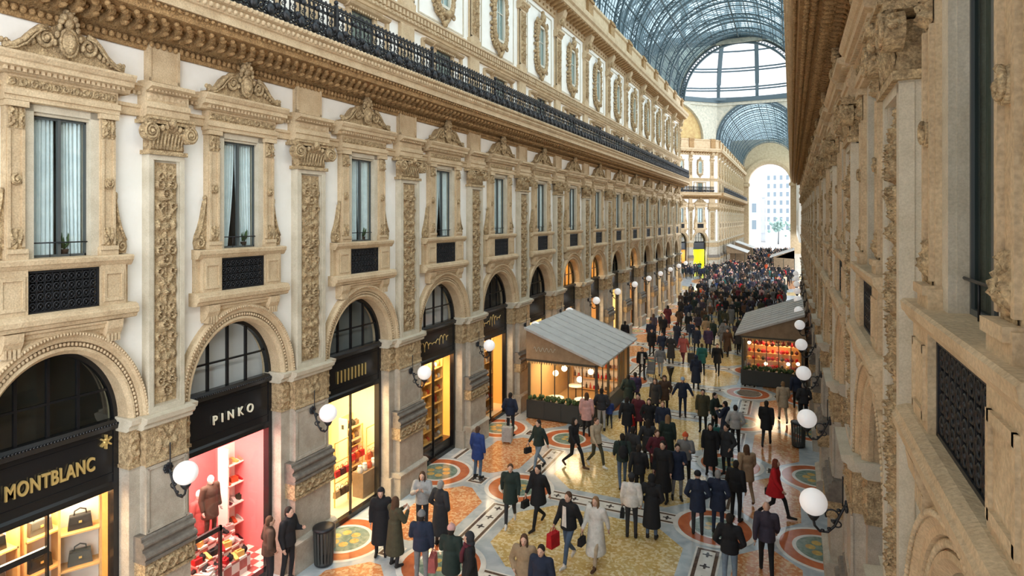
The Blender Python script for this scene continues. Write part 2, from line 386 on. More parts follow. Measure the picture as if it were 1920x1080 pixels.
    for s in (-1, 1): 
        b.sweepx([(-.10, 6.46), (-.18, 6.52), (-.25, 6.66), (-.27, 6.80), (.03, 6.80), (.03, 6.46)], s * 1.0 - .17, s * 1.0 + .17)
        for j in range(4): b.box(s * 1.0 - .15 + .08 * j, s * 1.0 - .10 + .08 * j, -.21, 0, 6.42, 6.56)
    P['surround'] = b.mesh('surround', 'stone')
    # ---- carved bits of the surround
    b = MB()
    b.relief(-1.08, 1.08, 10.66, 10.84, 100, 12, carve_band(1.08, .18, .06, .2), -.165)
    for s in (-1, 1):
        x = s * .91
        b.relief(x - .14, x + .14, 10.02, 10.36, 18, 18, carve_tall(.14, .34, .10, 4), -.16)
        b.arc([(.001, -.15), (.10, -.15), (.09, -.19), (.001, -.20)], (x, 9.22), 0, 2 * PI, 16)
        b.spiral((x, 9.22), -.20, .085, 1.3, .022, s, 18); b.ell((x, -.20, 9.22), (.035, .03, .035))
        b.relief(x - .12, x + .12, 8.12, 8.45, 14, 18, carve_tall(.12, .33, .09, 2), -.16)
        # scrolled console that swells towards the foot
        pl = [(1.06, 7.97), (1.36, 7.97), (1.39, 8.10), (1.36, 8.24), (1.27, 8.42), (1.20, 8.62), (1.15, 8.84), (1.11, 8.98), (1.06, 8.98)]
        b.prism([(s * px, pz) for px, pz in (pl if s > 0 else pl[::-1])], -.10, .03)
        b.spiral((s * 1.26, 8.10), -.11, .11, 1.6, .03, -s, 26)
        b.tube([(s * 1.35, -.11, 8.2), (s * 1.24, -.11, 8.42), (s * 1.17, -.11, 8.66), (s * 1.12, -.11, 8.92), (s * 1.13, -.11, 9.0)], [.03, .028, .025, .022, .03], 6)
        b.ell((s * 1.12, -.09, 9.03), (.05, .05, .06), 8, 5)
        for j in range(4): b.ell((s * (1.15 + .02 * j), -.10, 8.75 - .1 * j), (.035, .03, .045), 6, 4)
    P['carving'] = b.mesh('carving', 'carved')
    # ---- pediment: swan-neck scrolls, cartouche and finial
    b = MB()
    out = [(-1.20, 11.21), (1.20, 11.21), (1.16, 11.27), (.98, 11.31), (.80, 11.42), (.66, 11.58), (.50, 11.70), (.30, 11.73), (.16, 11.80), (0, 11.86), (-.16, 11.80), (-.30, 11.73), (-.50, 11.70), (-.66, 11.58), (-.80, 11.42), (-.98, 11.31), (-1.16, 11.27)]
    b.prism(out, -.20, .03)
    for s in (-1, 1):
        pts = [(s * x, -.24, z) for x, z in ((1.18, 11.27), (1.0, 11.31), (.82, 11.42), (.68, 11.57), (.54, 11.68), (.40, 11.71))]
        b.tube(pts, .05, 7); b.spiral((s * .42, 11.53), -.24, .17, 1.9, .045, s, 36, PI / 2)
        b.tube([(p[0] * .97, -.30, p[2] - .05) for p in pts], .02, 5)
        b.ell((s * .42, -.27, 11.53), (.05, .05, .05), 8, 5)
        for j in range(5): b.ell((s * (.66 + .09 * j), -.23, 11.42 - .035 * j), (.05, .045, .06 - .006 * j), 7, 5)
        for j in range(4): b.ell((s * (1.08 + .04 * j), -.22, 11.33 + .02 * (j % 2)), (.035, .05, .05), 6, 4)
        for j in range(3): b.ell((s * (.18 + .05 * j), -.27, 11.76 - .14 * j), (.045, .05, .06), 7, 5)
    b.ell((0, -.26, 11.52), (.16, .10, .21), 12, 8); b.ell((0, -.33, 11.53), (.10, .06, .13), 10, 6)
    b.tube([(.17 * cos(t), -.27, 11.52 + .23 * sin(t)) for t in np.linspace(0, 2 * PI, 20)], .03, 5)
    for j, (x, z, r) in enumerate(((0, 11.98, .085), (-.10, 11.93, .07), (.10, 11.93, .07), (-.15, 11.85, .05), (.15, 11.85, .05), (0, 11.84, .10), (-.06, 12.03, .04), (.06, 12.03, .04))): b.ell((x, -.27, z), (r, .08, r), 8, 6)
    P['pediment'] = b.mesh('pediment', 'carved')
    # ---- inner jamb, window frame, glass, curtains, grille, guard rail
    b = MB()
    for s in (-1, 1): b.box(s * .65 - .09, s * .65 + .09, -.11, .2, 7.93, 10.45); b.box(s * .585 - .03, s * .585 + .03, -.06, .2, 7.95, 10.36)
    b.box(-.74, .74, -.11, .2, 10.33, 10.47); b.box(-.62, .62, -.06, .2, 10.28, 10.35); b.box(-.74, .74, -.05, .2, 7.90, 7.95)
    P['jamb'] = b.mesh('jamb', 'pale')
    b = MB()
    for s in (-1, 1): b.box(s * .54 - .02, s * .54 + .02, .01, .06, 7.95, 10.28)
    b.box(-.03, .03, .0, .06, 7.95, 10.28); b.box(-.55, .55, .01, .06, 10.24, 10.29); b.box(-.55, .55, .01, .06, 7.94, 8.0)
    P['window_frame'] = b.mesh('window_frame', 'dframe')
    b = MB(); b.add([(-.54, .03, 7.96), (.54, .03, 7.96), (.54, .03, 10.27), (-.54, .03, 10.27)], [(0, 1, 2, 3)]); P['pane'] = b.mesh('pane', 'glass'); P['pane_dark'] = b.mesh('pane', 'dark_glass')
    def cur(x0, x1, zl, gather):
        b = MB(); n = 46
        vs = []
        for j in range(9):
            t = j / 8; z = 10.26 - (10.26 - zl) * t
            for i in range(n + 1):
                u = i / n; g = 1 - gather * t ** 2
                x = x0 + (x1 - x0) * u * g
                vs.append((x, .115 + .030 * sin(u * 40 + .4 * t) + .014 * sin(u * 91), z))
        w = n + 1; b.add(vs, [(j * w + i, j * w + i + 1, (j + 1) * w + i + 1, (j + 1) * w + i) for j in range(8) for i in range(n)], 0, True); return b
    b = cur(-.53, -.02, 7.97, .0); b.merge(cur(.53, .02, 7.97, .12)); P['curtain'] = b.mesh('curtain', 'curtain'); P['curtain_shade'] = b.mesh('curtain', 'curtain_shade')
    b = cur(-.53, -.01, 7.97, .45); b.merge(cur(.53, .01, 7.97, .3)); P['curtain_open'] = b.mesh('curtain_open', 'curtain')
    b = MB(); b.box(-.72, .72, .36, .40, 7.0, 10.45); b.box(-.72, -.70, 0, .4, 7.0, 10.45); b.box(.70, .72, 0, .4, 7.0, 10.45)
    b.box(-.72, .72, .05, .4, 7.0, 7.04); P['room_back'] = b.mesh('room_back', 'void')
    b = MB()
    for x in (-.69, .69): b.box(x - .02, x + .02, -.06, -.02, 7.06, 7.76)
    for z in (7.08, 7.74): b.box(-.7, .7, -.06, -.02, z - .02, z + .02)
    for i in range(9):
        for j in range(4):
            x = -.60 + .15 * i; z = 7.17 + .155 * j
            b.tube([(x + .062 * cos(t), -.04, z + .062 * sin(t)) for t in np.linspace(0, 2 * PI, 11)], .013, 4)
            b.ell((x, -.04, z), (.022, .02, .022), 5, 4)
            b.bar((x - .075, -.035, z - .078), (x + .075, -.035, z + .078), .014); b.bar((x - .075, -.035, z + .078), (x + .075, -.035, z - .078), .014)
            b.bar((x + .075, -.04, z - .078), (x + .075, -.04, z + .078), .016)
    b.v = [(p[0], p[1] - .09, p[2]) for p in b.v]
    P['grille'] = b.mesh('grille', 'iron')
    b = MB(); b.tube([(-.6, -.02, 8.20), (.6, -.02, 8.20)], .012, 5)
    for x in (-.2, .2): b.tube([(x, -.02, 7.96), (x, -.02, 8.20)], .008, 4)
    P['guard_rail'] = b.mesh('guard_rail', 'iron')
    # ---- low window of the mezzanine storey
    b = MB()
    for s in (-1, 1):
        b.box(s * .64 - .09, s * .64 + .09, -.10, .03, 12.9, 14.6); b.box(s * 1.36 - .08, s * 1.36 + .08, -.08, .03, 12.9, 14.6)
        b.box(s * 1.0 - .30, s * 1.0 + .30, -.06, .03, 14.30, 14.36); b.sweepx([(-.06, 14.5), (-.16, 14.55), (-.2, 14.62), (.03, 14.64), (.03, 14.5)], s * 1.0 - .40, s * 1.0 + .40)
    b.sweepx([(-.10, 14.46), (-.22, 14.54), (-.27, 14.62), (.03, 14.64), (.03, 14.46)], -.80, .80)
    for i in range(12): b.box(-.70 + i * .12, -.64 + i * .12, -.17, -.05, 14.42, 14.48)
    P['low_surround'] = b.mesh('low_surround', 'stone')
    b = MB()
    for x in (-.53, 0, .53): b.box(x - .03, x + .03, -.03, .02, 12.95, 14.46)
    b.box(-.55, .55, -.03, .02, 14.40, 14.47); b.box(-.55, .55, -.03, .02, 13.6, 13.65)
    P['low_frame'] = b.mesh('low_frame', 'dframe')
    b = MB(); b.add([(-.55, -.01, 12.95), (.55, -.01, 12.95), (.55, -.01, 14.46), (-.55, -.01, 14.46)], [(0, 1, 2, 3)]); P['low_pane'] = b.mesh('low_pane', 'dark_glass')
    b = MB(); b.box(-.55, .55, .0, .03, 12.9, 14.46); P['low_back'] = b.mesh('low_back', 'curtain_dark')
    # ---- upper window in a carved cartouche
    b = MB(); rg = random.Random(4)
    def loop(t):
        a = 2 * PI * t; c_, s_ = cos(a), sin(a)
        return (.60 * math.copysign(abs(c_) ** .6, c_), 16.98 + 1.16 * math.copysign(abs(s_) ** .7, s_))
    for i in range(64):
        x, z = loop(i / 64); b.ell((x, -.12, z), (.10 + .05 * rg.random(), .10 + .05 * rg.random(), .11 + .05 * rg.random()), 7, 5)
    for i in range(40):
        x, z = loop(i / 40); b.ell((x * 1.28 + rg.uniform(-.03, .03), -.06, 16.98 + (z - 16.98) * 1.13), (.07, .07, .08), 6, 4)
    for s in (-1, 1):
        b.spiral((s * .62, 18.10), -.16, .16, 1.4, .04, s, 22); b.spiral((s * .60, 15.85), -.16, .16, 1.4, .04, -s, 22)
        for j in range(4): b.ell((s * (.30 - .07 * j), -.12, 15.70 - .07 * j), (.10, .08, .08), 7, 5)
    b.ell((0, -.20, 18.36), (.22, .14, .24), 10, 7); b.ell((0, -.17, 18.62), (.12, .10, .12), 8, 6); b.ell((0, -.14, 15.45), (.12, .1, .14), 8, 6)
    P['cartouche'] = b.mesh('cartouche', 'carved')
    b = MB()
    for s in (-1, 1): b.box(s * .40 - .05, s * .40 + .05, -.14, .02, 16.05, 17.95)
    b.box(-.45, .45, -.14, .02, 16.0, 16.1); b.box(-.45, .45, -.14, .02, 17.88, 17.98); b.box(-.02, .02, -.07, .02, 16.1, 17.9); b.box(-.4, .4, -.07, .02, 17.2, 17.24)
    P['upper_frame'] = b.mesh('upper_frame', 'wframe')
    b = MB(); b.add([(-.38, -.05, 16.1), (.38, -.05, 16.1), (.38, -.05, 17.9), (-.38, -.05, 17.9)], [(0, 1, 2, 3)]); P['upper_pane'] = b.mesh('upper_pane', 'dark_glass')
    b = MB(); b.box(-.38, .38, -.03, -.01, 16.1, 17.9); P['upper_back'] = b.mesh('upper_back', 'curtain')
    # ---- raised frame round the plaster field
    b = MB()
    for s in (-1, 1): b.box(s * 1.60 - .025, s * 1.60 + .025, -.03, .02, 15.45, 18.75)
    b.box(-1.62, 1.62, -.03, .02, 15.42, 15.47); b.box(-1.62, 1.62, -.03, .02, 18.73, 18.78)
    P['field_frame'] = b.mesh('field_frame', 'pale')
    # ---- pilasters of the upper storeys
    b = MB(); b.box(-.36, .36, -.13, .03, 12.9, 14.75); b.box(-.40, .40, -.16, .03, 15.2, 15.5); b.box(-.33, .33, -.13, .03, 15.5, 19.4)
    for s in (-1, 1): b.box(s * .30 - .03, s * .30 + .03, -.16, -.1, 15.55, 18.0)
    b.box(-.33, .33, -.16, -.1, 15.5, 15.6); b.box(-.33, .33, -.16, -.1, 17.95, 18.05)
    b.sweepx([(-.13, 18.05), (-.22, 18.10), (-.24, 18.22), (-.34, 18.30), (-.34, 18.38), (.03, 18.38), (.03, 18.05)], -.42, .42)
    b.sweepx([(-.13, 18.5), (-.22, 18.62), (-.28, 18.9), (-.45, 19.1), (-.55, 19.35), (-.55, 19.48), (.03, 19.48), (.03, 18.5)], -.24, .24)
    P['upper_pilaster'] = b.mesh('upper_pilaster', 'stone')
    b = MB(); b.relief(-.25, .25, 15.65, 17.9, 24, 110, carve_tall(.25, 2.25, .13, 7), -.135)
    for i in range(7): b.ell((-.27 + .09 * i, -.22, 18.18 + .05 * (i % 2)), (.06, .09, .08), 7, 5)
    for s in (-1, 1): b.spiral((s * .25, 18.75), -.30, .12, 1.4, .035, s, 20)
    b.ell((0, -.34, 18.85), (.14, .14, .2), 9, 6)
    P['upper_carving'] = b.mesh('upper_carving', 'carved')
    # ---- balcony railing, 4.75 long
    b = MB(); hl = 2.375
    b.box(-hl, hl, -.03, .03, 13.74, 13.79); b.box(-hl, hl, -.02, .02, 13.52, 13.545); b.box(-hl, hl, -.02, .02, 12.98, 13.01); b.box(-hl, hl, -.02, .02, 13.24, 13.26)
    P['rail'] = b.mesh('rail', 'iron')
    b = MB(); n = 26
    for i in range(n):
        x = -hl + (i + .5) * 2 * hl / n; d = hl / n
        b.box(x - .014, x + .014, -.014, .014, 12.9, 13.76)
        b.tube([(x + d + .075 * cos(t), 0, 13.63 + .075 * sin(t)) for t in np.linspace(0, 2 * PI, 9)], .024, 4)
        if i % 3 == 0: b.ell((x + d, -.05, 13.55), (.10, .05, .07), 7, 5); b.ell((x, -.05, 13.10), (.13, .06, .13), 7, 5)
        if i % 4 == 1: b.ell((x + .05, -.05, 13.22), (.09, .06, .08), 7, 5)
        b.tube([(x + d + .085 * cos(t), -.02, 13.12 + .095 * sin(t)) for t in np.linspace(0, 2 * PI, 9)], .030, 4)
        b.ell((x + d, -.02, 13.12), (.042, .04, .05), 6, 4); b.ell((x, -.02, 13.40), (.028, .028, .045), 6, 4)
        b.ell((x + d, -.02, 13.80), (.035, .03, .04), 6, 4); b.ell((x, -.03, 13.24), (.045, .04, .04), 6, 4)
        if i % 2 == 0: b.spiral((x + d, 13.36), -.02, .07, 1.3, .016, 1, 10)
    P['scrollwork'] = b.mesh('scrollwork', 'iron')
    b = MB(); b.box(-.04, .04, -.04, .04, 12.88, 13.86); b.ell((0, 0, 13.92), .06)
    P['rail_post'] = b.mesh('rail_post', 'iron')
    # ---- wall lamp
    b = MB(); b.arc([(.001, -.22), (.09, -.22), (.07, -.27), (.001, -.28)], (0, 3.78), 0, 2 * PI, 14)
    for j in range(8): b.ell((.075 * cos(j * PI / 4), -.245, 3.78 + .075 * sin(j * PI / 4)), (.035, .03, .035), 6, 4)
    P['wall_plate'] = b.mesh('wall_plate', 'iron')
    b = MB()
    pts = [(0, -.26, 3.80), (0, -.34, 3.62), (0, -.42, 3.42), (0, -.52, 3.30), (0, -.64, 3.29), (0, -.72, 3.37), (0, -.74, 3.47)]
    b.tube(pts, .022, 6)
    b.tube([(0, -.30 + .0 * t, 3.78 + .5 * t) for t in np.linspace(0, 1, 6)], .012, 5)
    b.tube([(0, -.46 - .1 * cos(t), 3.60 + .09 * sin(t)) for t in np.linspace(-.6, 4.9, 18)], .015, 5)
    b.tube([(0, -.38 - .06 * cos(t), 3.46 + .05 * sin(t)) for t in np.linspace(0, 5.6, 14)], .013, 5)
    for p in ((-.36, 3.70), (-.44, 3.5), (-.5, 3.36), (-.6, 3.31)): b.ell((0, p[0], p[1]), (.035, .04, .03), 6, 4)
    b.lathe((0, -.74, 3.44), [(.01, 0), (.05, .03), (.09, .09), (.10, .12), (.08, .13)], 12)
    P['bracket'] = b.mesh('bracket', 'iron')
    b = MB(); b.ell((0, -.74, 3.77), .22, 24, 16); P['globe'] = b.mesh('globe', 'globe')
    # ---- shopfront, fitted 0.3 behind the plaster face
    b = MB(); y = .32
    for s in (-1, 1): b.box(s * 1.44 - .07, s * 1.44 + .07, y - .05, y + .12, .12, 4.85)
    b.box(-1.5, 1.5, y - .04, y + .12, .0, .14); b.box(-1.5, 1.5, y - .02, y + .1, 3.55, 3.66)
    b.arc([(1.40, y - .03), (1.5, y - .03), (1.5, y + .1), (1.40, y + .1)], (0, ZS), 0, PI, 32)
    P['shop_frame'] = b.mesh('shop_frame', 'black')
    b = MB(); b.box(-1.44, 1.44, y - .03, y + .1, 3.60, 4.80)
    b.sweepx([(y - .03, 4.66), (y - .12, 4.70), (y - .14, 4.78), (y - .05, 4.86), (y + .1, 4.86), (y + .1, 4.66)], -1.48, 1.48)
    for i in range(44): b.ell((-1.43 + i * .0665, y - .13, 4.80), (.032, .03, .024), 6, 4)
    b.sweepx([(y - .03, 3.58), (y - .08, 3.60), (y - .08, 3.68), (y - .03, 3.72)], -1.44, 1.44)
    b.box(-1.36, 1.36, y - .045, y, 3.86, 3.88); b.box(-1.36, 1.36, y - .045, y, 4.56, 4.58)
    P['fascia'] = b.mesh('fascia', 'black')
    b = MB()
    for x in (-.62, 0, .62): b.box(x - .03, x + .03, y, y + .06, 4.82, ZS + math.sqrt(1.42 ** 2 - x * x))
    b.box(-1.26, 1.26, y, y + .05, 5.42, 5.46)
    P['mullion'] = b.mesh('mullion', 'black')
    def half(r, y0, z0=ZS):
        b = MB(); pl = [(r * cos(PI * i / 28), z0 + r * sin(PI * i / 28)) for i in range(29)]
        return b.prism(pl, y0, y0 + .008)
    pl = [(1.42 * cos(PI * i / 28), y + .03, ZS + 1.42 * sin(PI * i / 28)) for i in range(29)]; b = MB(); b.add(pl, [tuple(range(29))]); P['fanlight_pane'] = b.mesh('fanlight_pane', 'dark_glass'); P['fanlight_clear'] = b.mesh('fanlight_pane', 'fan_glass')
    b = MB(); b.add([(-1.38, y + .03, .14), (1.38, y + .03, .14), (1.38, y + .03, 3.56), (-1.38, y + .03, 3.56)], [(0, 1, 2, 3)]); P['display_pane'] = b.mesh('display_pane', 'shop_glass')
    b = MB(); b.box(-.02, .02, y, y + .07, .14, 3.56); P['display_mullion'] = b.mesh('display_mullion', 'black')
proto()
# ------------------------------------------------------------------ layout (metres; camera stands at the origin, +Y runs down the arcade)
XL, XR = -11.2, 1.08                    # plaster faces of the two long walls
XM = (XL + XR) / 2; YE = 68.6; YF = 105.8; YZ = 165.0
LB = [(-3.2, 1.), (1.5, 1.), (6.12, .78), (9.76, .82), (13.98, .89), (18.45, .94), (22.95, .96), (27.6, .97), (32.25, 1.), (37.1, 1.), (41.95, 1.), (46.8, 1.), (51.6, 1.), (56.4, 1.), (61.2, 1.), (65.95, 1.)]
RB = [4.45 + 4.75 * k for k in range(-1, 14)]
NB0 = 2                                 # first of LB that the photo shows
CNT = dict(window=0, trim=0, door=0)
def nm(k): CNT[k] += 1; return f'{k}_{CNT[k]}'
SHOPREF = ['the black shopfront with gold lettering and a star', 'the pink-lit shop', 'the cream-lit gift shop', 'the golden-lit shop window', 'the last shopfront before the kiosk', 'the shop hidden behind the kiosk']
def bref(i, side):
    if side == 'L':
        k = i - NB0
        if k < 0: return f'the {ORD[-k-1]} bay before the gold-lettered shopfront'
        return SHOPREF[k] if k < 6 else f'the {ORD[k-6]} sunlit bay after the kiosk'
    if side == 'R': return f'the {ORD[i]} bay of the shaded wall beside the camera'
    if side == 'C': return f'the {ORD[i]} bay of the slanting octagon wall'
    return f'the {ORD[i]} bay of the far arm beyond the octagon'

class Run:
    def __init__(s, key, O, th, bays, xa, xb): s.key, s.O, s.th, s.bays, s.xa, s.xb = key, Vector(O), th, bays, xa, xb
    def pt(s, x, y=0, z=0): return (s.O.x + cos(s.th) * x - sin(s.th) * y, s.O.y + sin(s.th) * x + cos(s.th) * y, z)
    def world(s, mb):
        T = Matrix.Translation(s.O) @ Matrix.Rotation(s.th, 4, 'Z'); mb.v = [tuple(T @ Vector(p)) for p in mb.v]; return mb

def wall_sheet(r, ztop=19.5, thick=.38):
    """plaster face with arched and square openings, backed by returns"""
    xs = {r.xa, r.xb}
    for xc, w in r.bays:
        for i in range(25): xs.add(xc + 1.5 * w * cos(PI * i / 24))
        for d in (.72, -.72): xs.add(xc + d * w)
    xs = sorted(x for x in xs if r.xa - 1e-6 <= x <= r.xb + 1e-6); b = MB()
    def low(x):
        for xc, w in r.bays:
            t = (x - xc) / (1.5 * w)
            if abs(t) < 1: return 4.83 + 1.5 * math.sqrt(max(0, 1 - t * t))
        return 4.83
    for a, c in zip(xs[:-1], xs[1:]):
        if c - a < 1e-5: continue
        m = (a + c) / 2; za, zc = low(a), low(c)
        win = any(abs(m - xc) < .72 * w for xc, w in r.bays)
        parts = [(za, zc, 7.0, 7.0), (10.45, 10.45, ztop, ztop)] if win else [(za, zc, ztop, ztop)]
        for q in parts:
            b.add([(a, 0, q[0]), (c, 0, q[1]), (c, 0, q[3]), (a, 0, q[2]), (a, thick, q[0]), (c, thick, q[1]), (c, thick, q[3]), (a, thick, q[2])],
                  [(0, 1, 2, 3), (7, 6, 5, 4), (0, 4, 5, 1), (3, 2, 6, 7)])
    return r.world(b)

def child(name, key, par, **k): return ob(name, P[key], par, **k)
def window_bay(r, i, xc, w, curtain='curtain'):
    e = emp(nm('window'), r.pt(xc), r.th, (w, 1, 1)); struct(e, f'tall window in a carved stone surround above {bref(i, r.key)}', 'window')
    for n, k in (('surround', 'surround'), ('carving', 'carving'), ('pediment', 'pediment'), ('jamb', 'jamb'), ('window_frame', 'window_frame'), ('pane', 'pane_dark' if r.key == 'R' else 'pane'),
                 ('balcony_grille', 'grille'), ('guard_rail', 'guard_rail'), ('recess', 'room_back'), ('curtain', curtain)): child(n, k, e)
    return e
def low_window(r, i, xc, w):
    e = emp(nm('window'), r.pt(xc), r.th, (w, 1, 1)); struct(e, f'low square window behind the balcony railing over {bref(i, r.key)}', 'window')
    for n, k in (('surround', 'low_surround'), ('window_frame', 'low_frame'), ('pane', 'low_pane'), ('blind', 'low_back')): child(n, k, e)
def upper_window(r, i, xc, w):
    e = emp(nm('window'), r.pt(xc), r.th, (w, 1, 1)); struct(e, f'upper window in an ornate oval cartouche over {bref(i, r.key)}', 'window')
    for n, k in (('cartouche', 'cartouche'), ('window_frame', 'upper_frame'), ('pane', 'upper_pane'), ('curtain', 'upper_back'), ('moulding', 'field_frame')): child(n, k, e)
def pilaster(r, x, w, i):
    e = emp(nm('trim'), r.pt(x), r.th, (w / 1.38, 1, 1)); struct(e, f'stone pier with carved pilaster following {bref(i, r.key)}', 'pilaster')
    for n, k in (('plinth', 'plinth'), ('pedestal_frieze', 'pedestal_frieze'), ('base_moulding', 'base_moulding'), ('pier_shaft', 'pier_shaft'), ('capital_band', 'capital_band'), ('impost', 'impost'),
                 ('pilaster_shaft', 'pilaster_shaft'), ('carved_panel', 'carved_panel'), ('capital', 'capital'), ('entablature_block', 'entablature_block'), ('upper_strip', 'upper_strip')): child(n, k, e)
    return e
def upper_pilaster(r, x, w, i):
    e = emp(nm('trim'), r.pt(x), r.th, (min(1, w / 1.38), 1, 1)); struct(e, f'carved upper pilaster below the roof following {bref(i, r.key)}', 'pilaster')
    child('upper_pilaster', 'upper_pilaster', e); child('upper_carving', 'upper_carving', e)
def archivolt(r, i, xc, w):
    e = emp(nm('trim'), r.pt(xc), r.th, (w, 1, 1)); struct(e, f'moulded round arch over {bref(i, r.key)}', 'arch'); child('archivolt', 'archivolt', e)
def railing(r, i, xc, w, L):
    e = emp('balcony_railing', r.pt(xc, -1.0), r.th, (L / 4.75, 1, 1)); tag(e, f'black iron balcony railing over {bref(i, r.key)}', 'railing', 'iron railing along the balconies')
    child('rail', 'rail', e); child('scrollwork', 'scrollwork', e); ob('post', P['rail_post'], e, loc=(-2.375, 0, 0))
def lamp(r, x, i, name_at):
    e = emp('wall_lamp', r.pt(x), r.th); tag(e, f'white globe lamp on a scrolled bracket {name_at}', 'lamp', 'globe lamps on the piers')
    child('wall_plate', 'wall_plate', e); child('bracket', 'bracket', e); child('globe', 'globe', e)
    return e

def cornices(r, zk=0):
    b = MB()
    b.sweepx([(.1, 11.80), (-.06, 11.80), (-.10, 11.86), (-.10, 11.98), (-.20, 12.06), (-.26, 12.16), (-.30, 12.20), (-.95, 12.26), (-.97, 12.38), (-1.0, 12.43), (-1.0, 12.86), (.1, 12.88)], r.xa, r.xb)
    e1 = ob(nm('trim'), r.world(b).mesh('main_cornice', 'cornice')); struct(e1, f'balcony cornice in shade-deepened brown along the {WN[r.key]}', 'cornice')
    b = MB(); x = r.xa + .1
    while x < r.xb - .1:
        b.sweepx([(-.28, 12.02), (-.46, 12.06), (-.60, 12.15), (-.62, 12.27), (-.28, 12.22)], x, x + .09)
        b.ell((x + .045, -.50, 12.06), (.05, .12, .05), 6, 4); b.ell((x + .17, -.44, 12.17), (.055, .08, .05), 6, 4); b.ell((x + .17, -.72, 12.20), (.07, .07, .06), 6, 4); b.ell((x + .045, -.84, 12.20), (.05, .06, .05), 6, 4)
        b.ell((x + .045, -.14, 11.92), (.055, .05, .065), 6, 4); b.ell((x + .17, -.14, 11.92), (.055, .05, .065), 6, 4); b.ell((x + .11, -.24, 12.09), (.04, .05, .05), 6, 4)
        x += .25
    x = r.xa
    while x < r.xb: b.ell((x, -1.02, 12.40), (.045, .04, .04), 5, 4); x += .14
    lp = MB(); lp.sweepx([(-.98, 12.44), (-1.08, 12.44), (-1.08, 12.60), (-1.12, 12.62), (-1.14, 12.66), (-1.12, 12.76), (-1.20, 12.80), (-1.20, 12.88), (-.6, 12.92), (-.6, 12.87), (-.98, 12.85)], r.xa, r.xb); x = r.xa
    while x < r.xb: lp.ell((x, -1.14, 12.70), (.055, .05, .06), 6, 4); lp.ell((x + .07, -1.20, 12.85), (.05, .03, .05), 5, 4); x += .14
    struct(ob('cornice_lip', r.world(lp).mesh('cornice_lip', 'stone'), e1))
    q = MB(); q.sweepx([(.02, 10.52), (-.07, 10.53), (-.07, 10.66), (-.10, 10.68), (-.10, 10.74), (.02, 10.76)], r.xa, r.xb); q.sweepx([(.02, 10.98), (-.08, 10.99), (-.13, 11.06), (-.16, 11.08), (-.16, 11.13), (.02, 11.16)], r.xa, r.xb)
    x = r.xa
    while x < r.xb: q.box(x, x + .05, -.12, 0, 10.93, 10.99); x += .1
    struct(ob(nm('trim'), r.world(q).mesh('string_course', 'stone')), f'thin moulded string course at capital height along the {WN[r.key]}', 'moulding')
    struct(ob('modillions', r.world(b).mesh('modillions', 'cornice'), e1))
    b = MB()
    b.sweepx([(.02, 14.75), (-.10, 14.75), (-.12, 14.82), (-.18, 14.86), (-.18, 14.92), (-.12, 15.0), (-.14, 15.12), (-.24, 15.18), (-.24, 15.24), (.02, 15.28)], r.xa, r.xb)
    x = r.xa
    while x < r.xb:
        b.box(x, x + .10, -.22, -.1, 14.98, 15.14); b.ell((x + .05, -.19, 14.90), (.04, .03, .03), 5, 4); x += .2
    struct(ob(nm('trim'), r.world(b).mesh('dentil_band', 'stone')), f'dentil string course along the {WN[r.key]}', 'moulding')
    b = MB()
    b.sweepx([(.02, 19.0), (-.08, 19.0), (-.10, 19.2), (-.16, 19.3), (-.22, 19.46), (-.80, 19.56), (-.84, 19.72), (-.95, 19.80), (-.98, 19.98), (-.98, 20.06), (-.3, 20.12), (-.3, 20.35), (-.25, 20.4), (-.25, 21.35), (-.36, 21.42), (-.36, 21.6), (.02, 21.65)], r.xa, r.xb)
    e3 = ob(nm('trim'), r.world(b).mesh('upper_cornice', 'stone')); struct(e3, f'upper cornice and parapet along the {WN[r.key]}', 'cornice')
    b = MB(); x = r.xa
    while x < r.xb - .2:
        b.sweepx([(-.2, 19.26), (-.45, 19.34), (-.76, 19.48), (-.76, 19.6), (-.2, 19.5)], x, x + .2); b.ell((x + .33, -.12, 19.15), (.08, .05, .07), 6, 4); x += .5
    for p in r.piers: b.box(p - .45, p + .45, -.42, 0, 20.1, 21.7); b.box(p - .5, p + .5, -.5, 0, 21.4, 21.55)
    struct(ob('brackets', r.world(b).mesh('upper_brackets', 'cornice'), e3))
WN = dict(L='sunlit wall', R='shaded wall beside the camera', C='slanting octagon wall', D='opposite slanting octagon wall', F='far arm wall', G='shaded far arm wall')

def build_run(r, lamps=False, fancy=True, curtains=()):
    pr = []
    for k in range(len(r.bays) - 1):
        a = r.bays[k][0] + 1.5 * r.bays[k][1]; c = r.bays[k + 1][0] - 1.5 * r.bays[k + 1][1]; pr.append(((a + c) / 2, c - a, k))
    f0, f1 = r.bays[0], r.bays[-1]
    pr.append(((f1[0] + 1.5 * f1[1] + r.xb) / 2, r.xb - f1[0] - 1.5 * f1[1], len(r.bays) - 1))
    if r.key in 'CDFG': pr.insert(0, ((r.xa + f0[0] - 1.5 * f0[1]) / 2, f0[0] - 1.5 * f0[1] - r.xa, 0))
    r.piers = [p[0] for p in pr]; r.pier_info = pr
    for i, (xc, w) in enumerate(r.bays):
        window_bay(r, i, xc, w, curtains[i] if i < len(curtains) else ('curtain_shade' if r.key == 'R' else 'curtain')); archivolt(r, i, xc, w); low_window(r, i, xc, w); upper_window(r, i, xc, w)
        lo = r.piers[i - 1] if i else (r.xa if r.key in 'LR' else r.piers[0]); 
        railing(r, i, xc, w, 4.75 * w if r.key != 'L' else (LEN[i]))
    for x, w, k in pr: pilaster(r, x, w, k); upper_pilaster(r, x, w, k)
    cornices(r)

